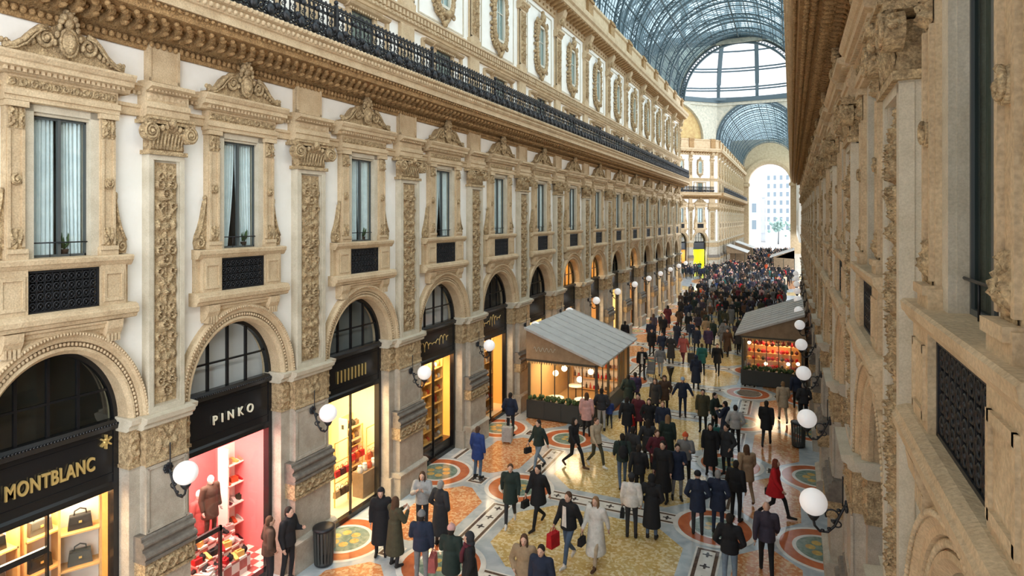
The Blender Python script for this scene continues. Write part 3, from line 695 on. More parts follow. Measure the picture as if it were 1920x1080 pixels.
# widths of railing lengths so that they meet
ys = [b[0] for b in LB]; LEN = [4.7] + [(ys[i + 1] - ys[i - 1]) / 2 for i in range(1, len(ys) - 1)] + [4.8]
RL = Run('L', (XL, 0, 0), PI / 2, LB, -6.0, YE)
RR = Run('R', (XR, 0, 0), -PI / 2, [(-y, 1.) for y in RB[::-1]], -YE, 2.4)
a_ = math.sqrt(2)
CE = (XL, YF)
RC = Run('C', (CE[0], CE[1], 0), PI / 4, [(-10.8, .85), (-7.2, .85), (-3.46, .85)], -17.7, 0)
RD = Run('D', (XR, YF, 0), -PI / 4, [(3.46, .85), (7.2, .85), (10.8, .85)], 0, 17.7)
RF = Run('F', (XL, 0, 0), PI / 2, [(YF + 3.4 + 4.75 * k, 1.) for k in range(12)], YF, YZ)
RG = Run('G', (XR, 0, 0), -PI / 2, [(-(YF + 3.4 + 4.75 * k), 1.) for k in range(11, -1, -1)], -YZ, -YF)
_bref = bref
def bref(i, side): 
    if side == 'R':
        k = len(RR.bays) - 1 - i
        return f'the {ORD[k]} shaded bay from the camera'
    if side == 'D': return f'the {ORD[i]} bay of the slanting octagon wall behind the shaded wall'
    if side == 'G': return f'the {ORD[11 - i]} bay of the shaded far arm wall'
    return _bref(i, side)
cur = ['curtain'] * 16; cur[3] = cur[5] = cur[8] = 'curtain_open'
for r, nmw, c_ in ((RL, 'wall_left', cur), (RR, 'wall_right', ()), (RC, 'wall_octagon', ()), (RF, 'wall_far_left', ())):
    o = ob(nmw, wall_sheet(r).mesh(nmw, 'stucco')); struct(o, f'cream plaster {WN[r.key]} with arched openings', 'wall')
    build_run(r, curtains=c_)
# the hidden far side is a plain shell
for r, nmw in ((RD, 'wall_octagon_right'), (RG, 'wall_far_right')):
    o = ob(nmw, wall_sheet(r).mesh(nmw, 'stucco')); struct(o, f'cream plaster {WN[r.key]}', 'wall')

# lamps
for k, (x, w, i) in enumerate(RL.pier_info):
    if x < 7: continue
    lamp(RL, x, k, ['between the gold-lettered and pink-lit shops', 'between the pink-lit and cream-lit shops', 'between the cream-lit and golden shops', 'past the golden shop', 'at the near end of the kiosk'][k - NB0] if k - NB0 < 5 else f'on the {ORD[k - NB0 - 5]} pier past the kiosk corner')
for k, (x, w, i) in enumerate(sorted(RR.pier_info, key=lambda p: -p[0])):
    y = -x
    if 9 < y < 60: lamp(RR, x, k, f'on the {ORD[int((y - 9) / 4.75)]} shaded pier from the camera')

# ------------------------------------------------------------------ shops
def shop_box(r, xc, w, wallm, floorm, depth=2.9, up=.62):
    b = MB(); hw = 1.62 * w
    nx = sorted(abs(p - xc) for p in r.piers)[:2]; hw = max(hw, min(nx) - .06) if len(nx) > 1 else hw
    y0, y1, z0, z1 = .45, depth, .10, 3.62
    b.box(xc - hw, xc + hw, y1, y1 + .05, z0, z1, 0); b.box(xc - hw - .05, xc - hw, y0, y1, z0, z1, 0); b.box(xc + hw, xc + hw + .05, y0, y1, z0, z1, 0)
    b.box(xc - hw, xc + hw, y0 - .1, y1, .0, z0, 1); b.box(xc - hw, xc + hw, y0, y1, z1, z1 + .05, 2)
    # room behind the fanlight
    b.box(xc - hw, xc + hw, up, up + .04, 3.67, 6.6, 3); b.box(xc - hw, xc - hw + .04, y0, 1.3, 3.67, 6.6, 3); b.box(xc + hw - .04, xc + hw, y0, 1.3, 3.67, 6.6, 3)
    b.box(xc - hw, xc + hw, y0, 1.35, 6.55, 6.6, 3)
    return r.world(b)
M['w_cream'] = mat('cream_shop_wall', (.84, .70, .42), .7); M['w_wood'] = mat('honey_wood', (.72, .43, .17), .45, c2=(.62, .34, .12), scale=3)
M['w_pink'] = mat('coral_pink_shop_wall', (.80, .20, .20), .7); M['w_gold'] = mat('amber_shop_wall', (.75, .45, .12), .6); M['w_amber'] = mat('brown_shop_wall', (.50, .27, .09), .6)
M['w_white'] = mat('white_shop_wall', (.82, .78, .70), .6); M['w_blind'] = mat('grey_blind', (.80, .81, .80), .8); M['w_slate'] = mat('slate_grey_blind', (.22, .24, .24), .7); M['w_lime'] = mat('lime_shop_wall', (.72, .80, .02), .6)
M['f_cream'] = mat('cream_shop_floor', (.78, .66, .42), .3); M['f_check'] = mat('rose_shop_floor', (.70, .42, .36), .35)
_n = M['f_check'].node_tree; _g = _n.nodes.new('ShaderNodeNewGeometry'); _c = _n.nodes.new('ShaderNodeTexChecker'); _c.inputs['Scale'].default_value = 4.5; _c.inputs['Color1'].default_value = (.80, .74, .66, 1); _c.inputs['Color2'].default_value = (.42, .12, .10, 1)
_n.links.new(_g.outputs['Position'], _c.inputs['Vector']); _n.links.new(_c.outputs[0], _n.nodes['Principled BSDF'].inputs['Base Color'])
M['lampstrip'] = mat('lit_ceiling_panel', (1, .95, .85), .5, emit=(1, .84, .58), estr=9.)
M['lampstrip_w'] = mat('lit_white_ceiling_panel', (1, .95, .9), .5, emit=(1, .90, .82), estr=9.)
SHOP = [('w_wood', 'f_cream', 'w_white', 'void', 'lampstrip', 1.3), ('w_pink', 'f_check', 'w_pink', 'w_blind', 'lampstrip_w', 1.5), ('w_cream', 'f_cream', 'w_cream', 'w_slate', 'lampstrip', 1.7), ('w_gold', 'f_cream', 'w_gold', 'w_blind', 'lampstrip', 1.6)]
for i, (xc, w) in enumerate(LB):
    k = i - NB0
    wm, fm, cm, vm, lm, e_ = SHOP[k] if 0 <= k < 4 else (random.choice(['w_amber', 'w_gold', 'w_cream']), 'f_cream', 'w_cream', 'w_gold' if k in (6, 7, 9) else 'void', 'lampstrip', 1.)
    so = ob(f'shop_room', shop_box(RL, xc, w, wm, fm, up=1.3 if k in (6, 7, 9) else .62).mesh('shop_room', [wm, fm, cm, vm])); so.name = f'wall_shop_{i + 1}'; struct(so, f'interior shell seen behind {bref(i, "L")}', 'shop interior')
    e = emp('shopfront', RL.pt(xc), PI / 2, (w, 1, 1)); tag(e, 'black arched shopfront of ' + bref(i, 'L') if k >= 6 or k < 0 else ['black arched shopfront with gold capitals and a gold star on its band', 'black arched shopfront with thin spaced cream letters over a pink-lit interior', 'black arched shopfront with upright gold letters over a cream-lit interior', 'black arched shopfront with gold script over a golden-lit window', 'narrow black shopfront with pale script on its band beside the kiosk', 'dark arched shopfront partly hidden behind the kiosk'][k], 'shopfront')
    for n, q in (('frame', 'shop_frame'), ('fascia', 'fascia'), ('mullion', 'mullion'), ('fanlight_pane', 'fanlight_clear' if k in (1, 2, 3, 4, 5, 6, 7, 9) else 'fanlight_pane'), ('display_pane', 'display_pane')): child(n, q, e)
    if k != 1: ob('display_mullion', P['display_mullion'], e, loc=(0, 0, 0))
    b = MB(); b.box(-1.2, 1.2, .8, 1.1, 3.585, 3.615); b.box(-1.2, 1.2, 1.7, 2.2, 3.585, 3.615)
    lo = ob('ceiling_light', b.mesh('ceiling_light', lm), None, RL.pt(xc), PI / 2, (w, 1, 1)); tag(lo, f'bright ceiling light panel inside {bref(i, "L")}', 'ceiling light', 'shop ceiling lights')
    la = bpy.data.lights.new('shop_light', 'AREA'); la.shape = 'RECTANGLE'; la.size = 2.4 * w; la.size_y = 1.5; la.energy = 190 * e_ * (1 if k < 6 else .8)
    la.color = (1, .78, .50) if k != 1 else (1, .80, .70)
    lob = bpy.data.objects.new('shop_light', la); COL.objects.link(lob); lob.location = RL.pt(xc, 1.5, 3.55)
    if k in (6, 7, 9):
        lb = bpy.data.lights.new('fanlight_light', 'AREA'); lb.size = 1.2; lb.energy = 150; lb.color = (1, .74, .38); lob = bpy.data.objects.new('fanlight_light', lb); COL.objects.link(lob); lob.location = RL.pt(xc, .9, 6.45)
    if k == 0:
        SF = [e]
    elif 1 <= k <= 5: SF.append(e)
for i, (xc, w) in enumerate(RR.bays):
    e = emp('shopfront', RR.pt(xc), -PI / 2, (w, 1, 1)); tag(e, f'dark arched shopfront in {bref(i, "R")}', 'shopfront', 'dark shopfronts of the shaded wall')
    for n, q in (('frame', 'shop_frame'), ('fascia', 'fascia'), ('mullion', 'mullion'), ('fanlight_pane', 'fanlight_pane'), ('display_pane', 'display_pane')): child(n, q, e)
    so = ob('shop_room', shop_box(RR, xc, w, 'w_amber', 'f_cream').mesh('shop_room', ['w_amber', 'f_cream', 'w_cream', 'void'])); so.name = f'wall_shop_right_{i + 1}'; struct(so, f'interior shell behind {bref(i, "R")}', 'shop interior')
for r in (RC, RF):
    for i, (xc, w) in enumerate(r.bays):
        if r is RF and i > 5: continue
        e = emp('shopfront', r.pt(xc), r.th, (w, 1, 1)); tag(e, f'distant arched shopfront in {bref(i, r.key)}', 'shopfront', 'distant shopfronts')
        for n, q in (('frame', 'shop_frame'), ('fascia', 'fascia'), ('mullion', 'mullion'), ('fanlight_pane', 'fanlight_pane')): child(n, q, e)
        c4 = ['w_lime' if (r is RC and i == 2) else 'w_gold', 'f_cream', 'w_white', 'w_gold']
        so = ob('shop_room', shop_box(r, xc, w, *c4[:2]).mesh('shop_room', c4)); so.name = f'wall_shop_{r.key.lower()}_{i + 1}'; struct(so, f'interior shell behind {bref(i, r.key)}', 'shop interior')
        if r is RC:
            la = bpy.data.lights.new('shop_light', 'AREA'); la.shape = 'RECTANGLE'; la.size = 2.4; la.size_y = 1.5; la.energy = 320 if i == 2 else 120; la.color = (1, .95, .8)
            lob = bpy.data.objects.new('shop_light', la); COL.objects.link(lob); lob.location = r.pt(xc, 1.5, 3.55)

# ------------------------------------------------------------------ lettering
def text(par, s, size, loc, m, name='letters', ext=.02, off=0., sp=1., shear=0., width=None):
    cu = bpy.data.curves.new(name, 'FONT'); cu.body = s; cu.size = size; cu.extrude = ext; cu.offset = off; cu.align_x = 'CENTER'; cu.space_character = sp; cu.shear = shear
    cu.materials.append(M[m]); t = bpy.data.objects.new('tmp', cu); COL.objects.link(t); dg = bpy.context.evaluated_depsgraph_get()
    me = bpy.data.meshes.new_from_object(t.evaluated_get(dg)); bpy.data.objects.remove(t)
    if not me.materials: me.materials.append(M[m])
    o = ob(name, me, par, loc); o.rotation_euler = (PI / 2, 0, 0); o.scale = (width or 1, 1, 1); return o
o = text(SF[0], 'MONTBLANC', .34, (.03, .25, 4.06), 'gold', off=.007, sp=1.1, width=.80)
b = MB()
for j in range(6): b.bar((1.18, .26, 4.50), (1.18 + .13 * cos(j * PI / 3 + .5), .26, 4.50 + .13 * sin(j * PI / 3 + .5)), .075, .03)
b.ell((1.18, .25, 4.5), (.07, .03, .07)); ob('star_emblem', b.mesh('star_emblem', 'gold'), SF[0])
text(SF[1], 'PINKO', .28, (.12, .25, 4.10), 'white_letter', off=.001, sp=1.9)
b = MB()
for j in range(9):
    x = -.72 + .17 * j; b.box(x - .018, x + .018, .25, .28, 4.0, 4.34)
ob('upright_letters', b.mesh('upright_letters', 'gold'), SF[2])
def script(par, x0, x1, z, a, seed):
    rg = random.Random(seed); b = MB(); t = 0; n = 90; pts = []
    for i in range(n + 1):
        u = i / n; ph = u * 2 * PI * 7
        pts.append((x0 + (x1 - x0) * u + .055 * sin(ph), .25, z + a * (.55 + .45 * sin(u * 9 + seed)) * cos(ph) + .10 * (u - .5)))
    b.tube(pts, .016, 5); ob('script_letters', b.mesh('script_letters', 'gold'), par)
script(SF[3], -.9, .9, 4.22, .17, 1); script(SF[4], -.9, .8, 4.3, .24, 3)
# ------------------------------------------------------------------ glazed vaults
def vault(Y0, Y1, xc, R, zs, step, dens, tag_):
    n = 40
    b = MB(); vs = []
    for y in (Y0, Y1):
        for i in range(n + 1): vs.append((xc + (R + .06) * cos(PI * i / n), y, zs + (R + .06) * sin(PI * i / n)))
    b.add(vs, [(i, i + 1, n + 2 + i, n + 1 + i) for i in range(n)], 0, True)
    root = emp('ceiling' if tag_ == 'near' else 'ceiling_far', (0, 0, 0)); struct(root, f'barrel vault of glass and iron over the {tag_} arm', 'glass roof')
    ob('glazing', b.mesh('glazing', 'vault_glass'), root)
    b = MB(); k = 0; y = Y0
    while y <= Y1 + .01:                 # arched trusses
        def hoop(r0, r1, w, nn=36):
            vs = []; 
            for i in range(nn + 1):
                a = PI * i / nn
                for rr, yy in ((r0, y - w), (r1, y - w), (r1, y + w), (r0, y + w)): vs.append((xc + rr * cos(a), yy, zs + rr * sin(a)))
            fs = [(i * 4 + j, i * 4 + (j + 1) % 4, (i + 1) * 4 + (j + 1) % 4, (i + 1) * 4 + j) for i in range(nn) for j in range(4)]
            b.add(vs, fs)
        hoop(R - .06, R + .03, .10 if k % 2 == 0 else .07)
        if k % 2 == 0:
            hoop(R - .45, R - .34, .08)
            for i in range(36):
                a0, a1 = PI * i / 36, PI * (i + 1) / 36
                b.bar((xc + (R - .36) * cos(a0), y, zs + (R - .36) * sin(a0)), (xc + (R - .02) * cos(a1), y, zs + (R - .02) * sin(a1)), .045)
                b.bar((xc + (R - .36) * cos(a1), y, zs + (R - .36) * sin(a1)), (xc + (R - .02) * cos(a1), y, zs + (R - .02) * sin(a1)), .04)
        y += step; k += 1
    ob('arched_ribs', b.mesh('arched_ribs', 'rib'), root)
    b = MB()
    for i in range(1, 16):
        a = PI * i / 16; w = .12 if i % 4 == 0 else .07
        p = (xc + (R - .04) * cos(a), zs + (R - .04) * sin(a)); b.bar((p[0], Y0, p[1]), (p[0], Y1, p[1]), w, .16 if i % 2 == 0 else .08, up=(cos(a), 0, sin(a)))
    ob('purlins', b.mesh('purlins', 'rib'), root)
    b = MB(); m = 32 if dens > .5 else 24
    for i in range(m * 1):
        a = PI * (i + .5) / m; p = (xc + R * cos(a), zs + R * sin(a)); b.bar((p[0], Y0, p[1]), (p[0], Y1, p[1]), .045, .05, up=(cos(a), 0, sin(a)))
    y = Y0 + .2
    while y < Y1:
        q = MB(); nn = 32; vs = []
        for i in range(nn + 1):
            a = PI * i / nn
            for rr, yy in ((R - .025, y - .028), (R + .02, y - .028), (R + .02, y + .028), (R - .025, y + .028)): vs.append((xc + rr * cos(a), yy, zs + rr * sin(a)))
        b.add(vs, [(i * 4 + j, i * 4 + (j + 1) % 4, (i + 1) * 4 + (j + 1) % 4, (i + 1) * 4 + j) for i in range(nn) for j in range(4)])
        y += .56 / dens if dens > .5 else .9
    ob('glazing_bars', b.mesh('glazing_bars', 'bar'), root)
ZV = 21.6; RV = (XR - XL) / 2 + .05
vault(-6., YE, XM, RV, ZV, 2.37, 1., 'near')
vault(YF, YZ, XM, RV, ZV, 2.37, .5, 'distant')

# iron arch that closes the near vault at the octagon
def end_arch(y, name, label):
    b = MB(); nn = 60
    for r0, r1, w in ((RV - .62, RV - .46, .2), (RV - .14, RV + .10, .2)):
        vs = []
        for i in range(nn + 1):
            a = PI * i / nn
            for rr, yy in ((r0, y - w), (r1, y - w), (r1, y + w), (r0, y + w)): vs.append((XM + rr * cos(a), yy, ZV + rr * sin(a)))
        b.add(vs, [(i * 4 + j, i * 4 + (j + 1) % 4, (i + 1) * 4 + (j + 1) % 4, (i + 1) * 4 + j) for i in range(nn) for j in range(4)])
    for i in range(nn):
        a0, a1 = PI * i / nn, PI * (i + 1) / nn; p = lambda r, a: (XM + r * cos(a), y, ZV + r * sin(a))
        b.bar(p(RV - .5, a0), p(RV - .1, a1), .06); b.bar(p(RV - .5, a1), p(RV - .1, a0), .06)
    o = ob(nm('trim'), b.mesh(name, 'rib')); struct(o, label, 'iron arch')
end_arch(YE, 'near_arch', 'iron truss arch where the near vault meets the octagon'); end_arch(YF, 'far_arch', 'iron truss arch at the mouth of the distant vault')

# octagon: walls above the cornices, ring, dome
OC = (XM, (YE + YF) / 2); HW = (XR - XL) / 2; HD = (YF - YE) / 2
oct_pts = [(XM - HW, YE), (XM - HD, OC[1] - HW), (XM - HD, OC[1] + HW), (XM - HW, YF), (XM + HW, YF), (XM + HD, OC[1] + HW), (XM + HD, OC[1] - HW), (XM + HW, YE)]
ZR = 27.9
M['mural'] = mat('golden_mural', (.52, .40, .17), .7, c2=(.40, .25, .10), scale=1.6)
M['oct_stone'] = mat('octagon_pale_stone', (.56, .53, .42), .8, c2=(.38, .38, .31), scale=3, bump=.5, bscale=6)
for k in range(8):
    A, B = Vector((*oct_pts[k], 0)), Vector((*oct_pts[(k + 1) % 8], 0)); d = B - A; L = d.length; th = math.atan2(d.y, d.x)
    b = MB(); r0 = 6.0; cx = L / 2; b2 = MB(); n = 32
    if k % 2 == 1: r0 = RV - .02
    xs = [0] + [cx - r0 * cos(PI * i / n) for i in range(n + 1)] + [L]
    zs = [21.6] + [21.6 + r0 * sin(PI * i / n) for i in range(n + 1)] + [21.6]
    for i in range(len(xs) - 1): b.add([(xs[i], 0, zs[i]), (xs[i + 1], 0, zs[i + 1]), (xs[i + 1], 0, ZR), (xs[i], 0, ZR), (xs[i], .4, zs[i]), (xs[i + 1], .4, zs[i + 1]), (xs[i + 1], .4, ZR), (xs[i], .4, ZR)], [(0, 1, 2, 3), (7, 6, 5, 4), (0, 4, 5, 1)])
    if k % 2 == 0: b.arc([(r0 - .1, -.25), (r0 + .45, -.3), (r0 + .5, .1), (r0 - .1, .3)], (cx, 21.6), 0, PI, 36)
    b.box(0, L, -.3, .4, ZR - .7, ZR)
    T = Matrix.Translation(A) @ Matrix.Rotation(th, 4, 'Z'); b.v = [tuple(T @ Vector((p[0], -p[1] if False else p[1], p[2]))) for p in b.v]
    o = ob('wall_drum' if k == 0 else f'wall_drum_{k + 1}', b.mesh('drum_wall', 'oct_stone')); struct(o, f'{ORD[k]} upper wall of the octagon under the dome', 'wall')
    if k % 2 == 0:
        q = MB(); q.prism([(cx - r0 * cos(PI * i / n), 21.6 + r0 * sin(PI * i / n)) for i in range(n + 1)], .30, .38)
        q.v = [tuple(T @ Vector(p)) for p in q.v]
        if k == 2: struct(ob('lunette_mural', q.mesh('lunette_mural', 'mural'), o)); 
        else: struct(ob('lunette_panel', q.mesh('lunette_panel', 'mural'), o))
# figures suggested in the lunette that the photo shows: low relief groups
# dome
b = MB(); g = MB(); ring = MB(); RD0 = 19.0; nR = 20; HDOME = 17.
def dp(a, t): r = RD0 * cos(t); return (OC[0] + r * cos(a), OC[1] + r * sin(a), ZR + .4 + HDOME * sin(t))
for i in range(nR):
    a = 2 * PI * i / nR
    for j in range(12): b.bar(dp(a, PI / 2 * j / 12), dp(a, PI / 2 * (j + 1) / 12), .62, .5)
for t in (.075, .098, .245, .27, .42, .5, .52, .75, .8, 1.0, 1.2):
    for i in range(nR * 2): b.bar(dp(2 * PI * (i + 1) / nR / 2, PI / 2 * t / 1.5), dp(2 * PI * (i + 2) / nR / 2, PI / 2 * t / 1.5), .22)
vs = []; 
for j in range(13):
    for i in range(48): vs.append(dp(2 * PI * i / 48, PI / 2 * j / 12.3))
g.add(vs, [(j * 48 + i, j * 48 + (i + 1) % 48, (j + 1) * 48 + (i + 1) % 48, (j + 1) * 48 + i) for j in range(12) for i in range(48)], 0, True)
for i in range(8):
    p, q = oct_pts[i], oct_pts[(i + 1) % 8]; ring.bar((p[0], p[1], ZR + .1), (q[0], q[1], ZR + .1), 1.2, .7)
for i in range(48): ring.bar((OC[0] + 19.3 * cos(2 * PI * i / 48), OC[1] + 19.3 * sin(2 * PI * i / 48), ZR + .3), (OC[0] + 19.3 * cos(2 * PI * (i + 1) / 48), OC[1] + 19.3 * sin(2 * PI * (i + 1) / 48), ZR + .3), 1.4, .5)
dm = emp('ceiling_dome', (0, 0, 0)); struct(dm, 'glass dome on iron ribs over the octagon', 'dome')
ob('ribs', b.mesh('dome_ribs', 'rib'), dm); ob('glazing', g.mesh('dome_glazing', 'dome_glass'), dm); ob('ring_beam', ring.mesh('dome_ring', 'rib'), dm)

# triumphal arch at the far end and the square beyond
b = MB(); r0 = 4.8; zs_ = 17.6; xs = [XL - 3] + [XM - r0 * cos(PI * i / 40) for i in range(41)] + [XR + 3]; 
zz = [0] + [zs_ + r0 * sin(PI * i / 40) for i in range(41)] + [0]
def quadwall(b, xa, xb, za, zb, zt, y0, y1): b.add([(xa, y0, za), (xb, y0, zb), (xb, y0, zt), (xa, y0, zt), (xa, y1, za), (xb, y1, zb), (xb, y1, zt), (xa, y1, zt)], [(0, 1, 2, 3), (7, 6, 5, 4), (0, 4, 5, 1), (3, 2, 6, 7), (0, 3, 7, 4), (1, 5, 6, 2)])
b.box(XL - 3, XM - r0, YZ, YZ + 3, 0, 28.5); b.box(XM + r0, XR + 3, YZ, YZ + 3, 0, 28.5)
for i in range(1, 41): quadwall(b, xs[i], xs[i + 1], zz[i], zz[i + 1], 28.5, YZ, YZ + 3)
b.arc([(r0, YZ - .3), (r0 + .7, YZ - .5), (r0 + 1.25, YZ - .5), (r0 + 1.3, YZ + .1), (r0, YZ + .1)], (XM, zs_), 0, PI, 40)
for s in (-1, 1): b.box(XM + s * (r0 + .5) - .8, XM + s * (r0 + .5) + .8, YZ - .6, YZ + .2, zs_ - .9, zs_ - .1)
struct(ob('wall_far_end', b.mesh('end_wall', 'stone')), 'far end wall with the tall triumphal arch', 'wall')
M['bld'] = mat('pale_facade', (.74, .77, .80), .8, c2=(.66, .69, .73), scale=.3); M['bldwin'] = mat('bluish_window_glass', (.22, .28, .33), .2)
M['asphalt'] = mat('pale_paving', (.50, .50, .50), .7)
def building(x0, x1, y, z1, nx, nz, label, z0=3.5):
    e = emp('building', ((x0 + x1) / 2, y, 0)); tag(e, label, 'building'); w = (x1 - x0) / 2
    b = MB(); b.box(-w, w, 0, 12, 0, z1); b.box(-w - .3, w + .3, -.4, 12, z1, z1 + .6); b.box(-w, w, -.2, 0, z0 - .6, z0 - .3); ob('wall', b.mesh('building_wall', 'bld'), e)
    dx = 2 * w / nx; dz = (z1 - z0) / nz
    for j in range(nz):
        for i in range(nx): b = MB(); b.box(-w + dx * (i + .28), -w + dx * (i + .72), -.05, .02, z0 + dz * (j + .2), z0 + dz * (j + .75)); ob('window', b.mesh('building_window', 'bldwin'), e)
building(-19, -9.6, 215, 15, 3, 2, 'low white building framed by the far arch, its ground floor dark', 4); building(-8.6, 6, 240, 25, 7, 7, 'tall pale office block of many windows seen through the far arch', 4)
building(-24, -2, 262, 17, 8, 4, 'hazy pale block behind the low white building'); building(-1, 10, 280, 38, 6, 11, 'hazy slim tower rising behind the pale office block')
def tree(x, y, h):
    e = emp('street_tree', (x, y, 0)); b = MB(); b.tube([(0, 0, 0), (.1, 0, h * .5), (0, .1, h * .7)], [.2, .14, .08], 7); ob('trunk', b.mesh('trunk', 'dframe'), e)
    b = MB(); rg = random.Random(int(x * 10))
    for _ in range(70): b.ell((rg.gauss(0, 1.2), rg.gauss(0, 1.2), h * .72 + rg.gauss(0, 1.1)), rg.uniform(.3, .6), 6, 4)
    ob('crown', b.mesh('crown', M['leaf_pale']), e); return e
M['leaf_pale'] = mat('pale_green_leaves', (.30, .42, .38), .8, c2=(.2, .3, .27), scale=2)
tag(tree(-4.0, 222, 8.5), 'pale leafy tree standing in the square before the office block', 'tree'); tag(tree(1.2, 230, 7.5), 'smaller tree in the square nearest the shaded arch pier', 'tree')

# ------------------------------------------------------------------ mosaic floor
MATS = ['f_grey', 'f_white', 'f_ochre', 'f_orange', 'f_red', 'f_green', 'f_brown', 'f_black', 'f_gold']
GI = {n: i for i, n in enumerate(MATS)}
fl = MB(); LV = [0]
def poly(pts, m, lv): fl.add([(x, y, .0012 * lv) for x, y in pts], [tuple(range(len(pts)))], GI[m])
def disc(x, y, r, m, lv, n=40): poly([(x + r * cos(2 * PI * i / n), y + r * sin(2 * PI * i / n)) for i in range(n)], m, lv)
def rect(x0, x1, y0, y1, m, lv): poly([(x0, y0), (x1, y0), (x1, y1), (x0, y1)], m, lv)
def octo(x0, x1, y0, y1, c, m, lv): poly([(x0 + c, y0), (x1 - c, y0), (x1, y0 + c), (x1, y1 - c), (x1 - c, y1), (x0 + c, y1), (x0, y1 - c), (x0, y0 + c)], m, lv)
def strip(x0, x1, y0, y1, alongx):
    rect(x0 - .05, x1 + .05, y0 - .05, y1 + .05, 'f_white', 2); rect(x0, x1, y0, y1, 'f_brown', 3); rect(x0 + .09, x1 - .09, y0 + .09, y1 - .09, 'f_white', 4)
    n = max(2, int((x1 - x0 if alongx else y1 - y0) / .55)); 
    for i in range(n):
        t = (i + .5) / n; cx, cy = (x0 + (x1 - x0) * t, (y0 + y1) / 2) if alongx else ((x0 + x1) / 2, y0 + (y1 - y0) * t)
        rect(cx - .12, cx + .12, cy - .028, cy + .028, 'f_black', 5); rect(cx - .028, cx + .028, cy - .12, cy + .12, 'f_black', 6); disc(cx, cy, .06, 'f_black', 7, 8)
def medal(x, y, r=.98):
    disc(x, y, r + .14, 'f_white', 8); disc(x, y, r, 'f_red', 9); disc(x, y, r * .68, 'f_white', 10); disc(x, y, r * .6, 'f_green', 11)
    for j in range(5): a = 2 * PI * j / 5; disc(x + .2 * cos(a), y + .2 * sin(a), .10, 'f_gold', 12, 8)
rect(-26, 16, -8, YZ + 4, 'f_grey', 0)
XA, XB = -7.9, -1.95; NY = [12.98 + 4.76 * k for k in range(-3, 12)]
XWL, XWR = -10.9, .75
for k, y in enumerate(NY):
    y2 = y + 4.76
    if y2 > YE + 1: break
    for x in (XA, XB): medal(x, y)
    for x in (XWL, XWR):
        disc(x, y, 1.15, 'f_white', 1); disc(x, y, 1.05, 'f_red', 2); disc(x, y, .74, 'f_white', 3); disc(x, y, .64, 'f_green', 4)
        for j in range(6): a = 2 * PI * j / 6; disc(x + .3 * cos(a), y + .3 * sin(a), .13, 'f_gold', 5, 8)
    strip(XA + 1.02, XB - 1.02, y - .27, y + .27, True)
    strip(XA - .27, XA + .27, y + 1.25, y2 - 1.25, False); strip(XB - .27, XB + .27, y + 1.25, y2 - 1.25, False)
    strip(XWL + 1.25, XA - 1.25, y - .24, y + .24, True); strip(XB + 1.22, XWR - 1.2, y - .22, y + .22, True)
    octo(XA + .62, XB - .62, y + .62, y2 - .62, .85, 'f_ochre', 1)
    octo(XWL + .55, XA - .62, y + .62, y2 - .62, .75, 'f_orange', 1); octo(XB + .62, XWR - .5, y + .62, y2 - .62, .65, 'f_orange', 1)
    rect(XWL - .25, XWL + .05, y + 1.2, y2 - 1.2, 'f_white', 6); rect(XWL - .12, XWL, y + 1.2, y2 - 1.2, 'f_brown', 7)
for r in (3, 6, 9, 12): disc(XM, OC[1], 16.5 - r, ['f_ochre', 'f_grey', 'f_orange', 'f_white'][r // 3 - 1], r, 64)
y = YF + 2
while y < YZ - 4: octo(XA + .6, XB - .6, y + .6, y + 4.2, .9, 'f_ochre', 1); octo(-10.4, XA - .6, y + .6, y + 4.2, .7, 'f_orange', 1); octo(XB + .6, .4, y + .6, y + 4.2, .6, 'f_orange', 1); y += 4.8
struct(ob('floor', fl.mesh('floor', MATS)), 'polished inlaid marble mosaic floor of the arcade', 'floor')
b = MB(); b.box(-60, 60, YZ + 4, 300, -.3, 0); struct(ob('floor_square', b.mesh('square_paving', 'asphalt')), 'pale paving of the open square past the far arch', 'paving')
b = MB(); b.lathe((-1.9, 32.0, 0), [(.55, 0.016), (.55, .03), (.5, .035), (.01, .035)], 24)
for j in range(7): b.box(-2.35, -1.45, 31.58 + .13 * j, 31.63 + .13 * j, .03, .045)
tag(ob('drain_cover', b.mesh('drain_cover', 'dark_stone')), 'round dark metal drain cover in the floor before the kiosk of red goods', 'drain cover')
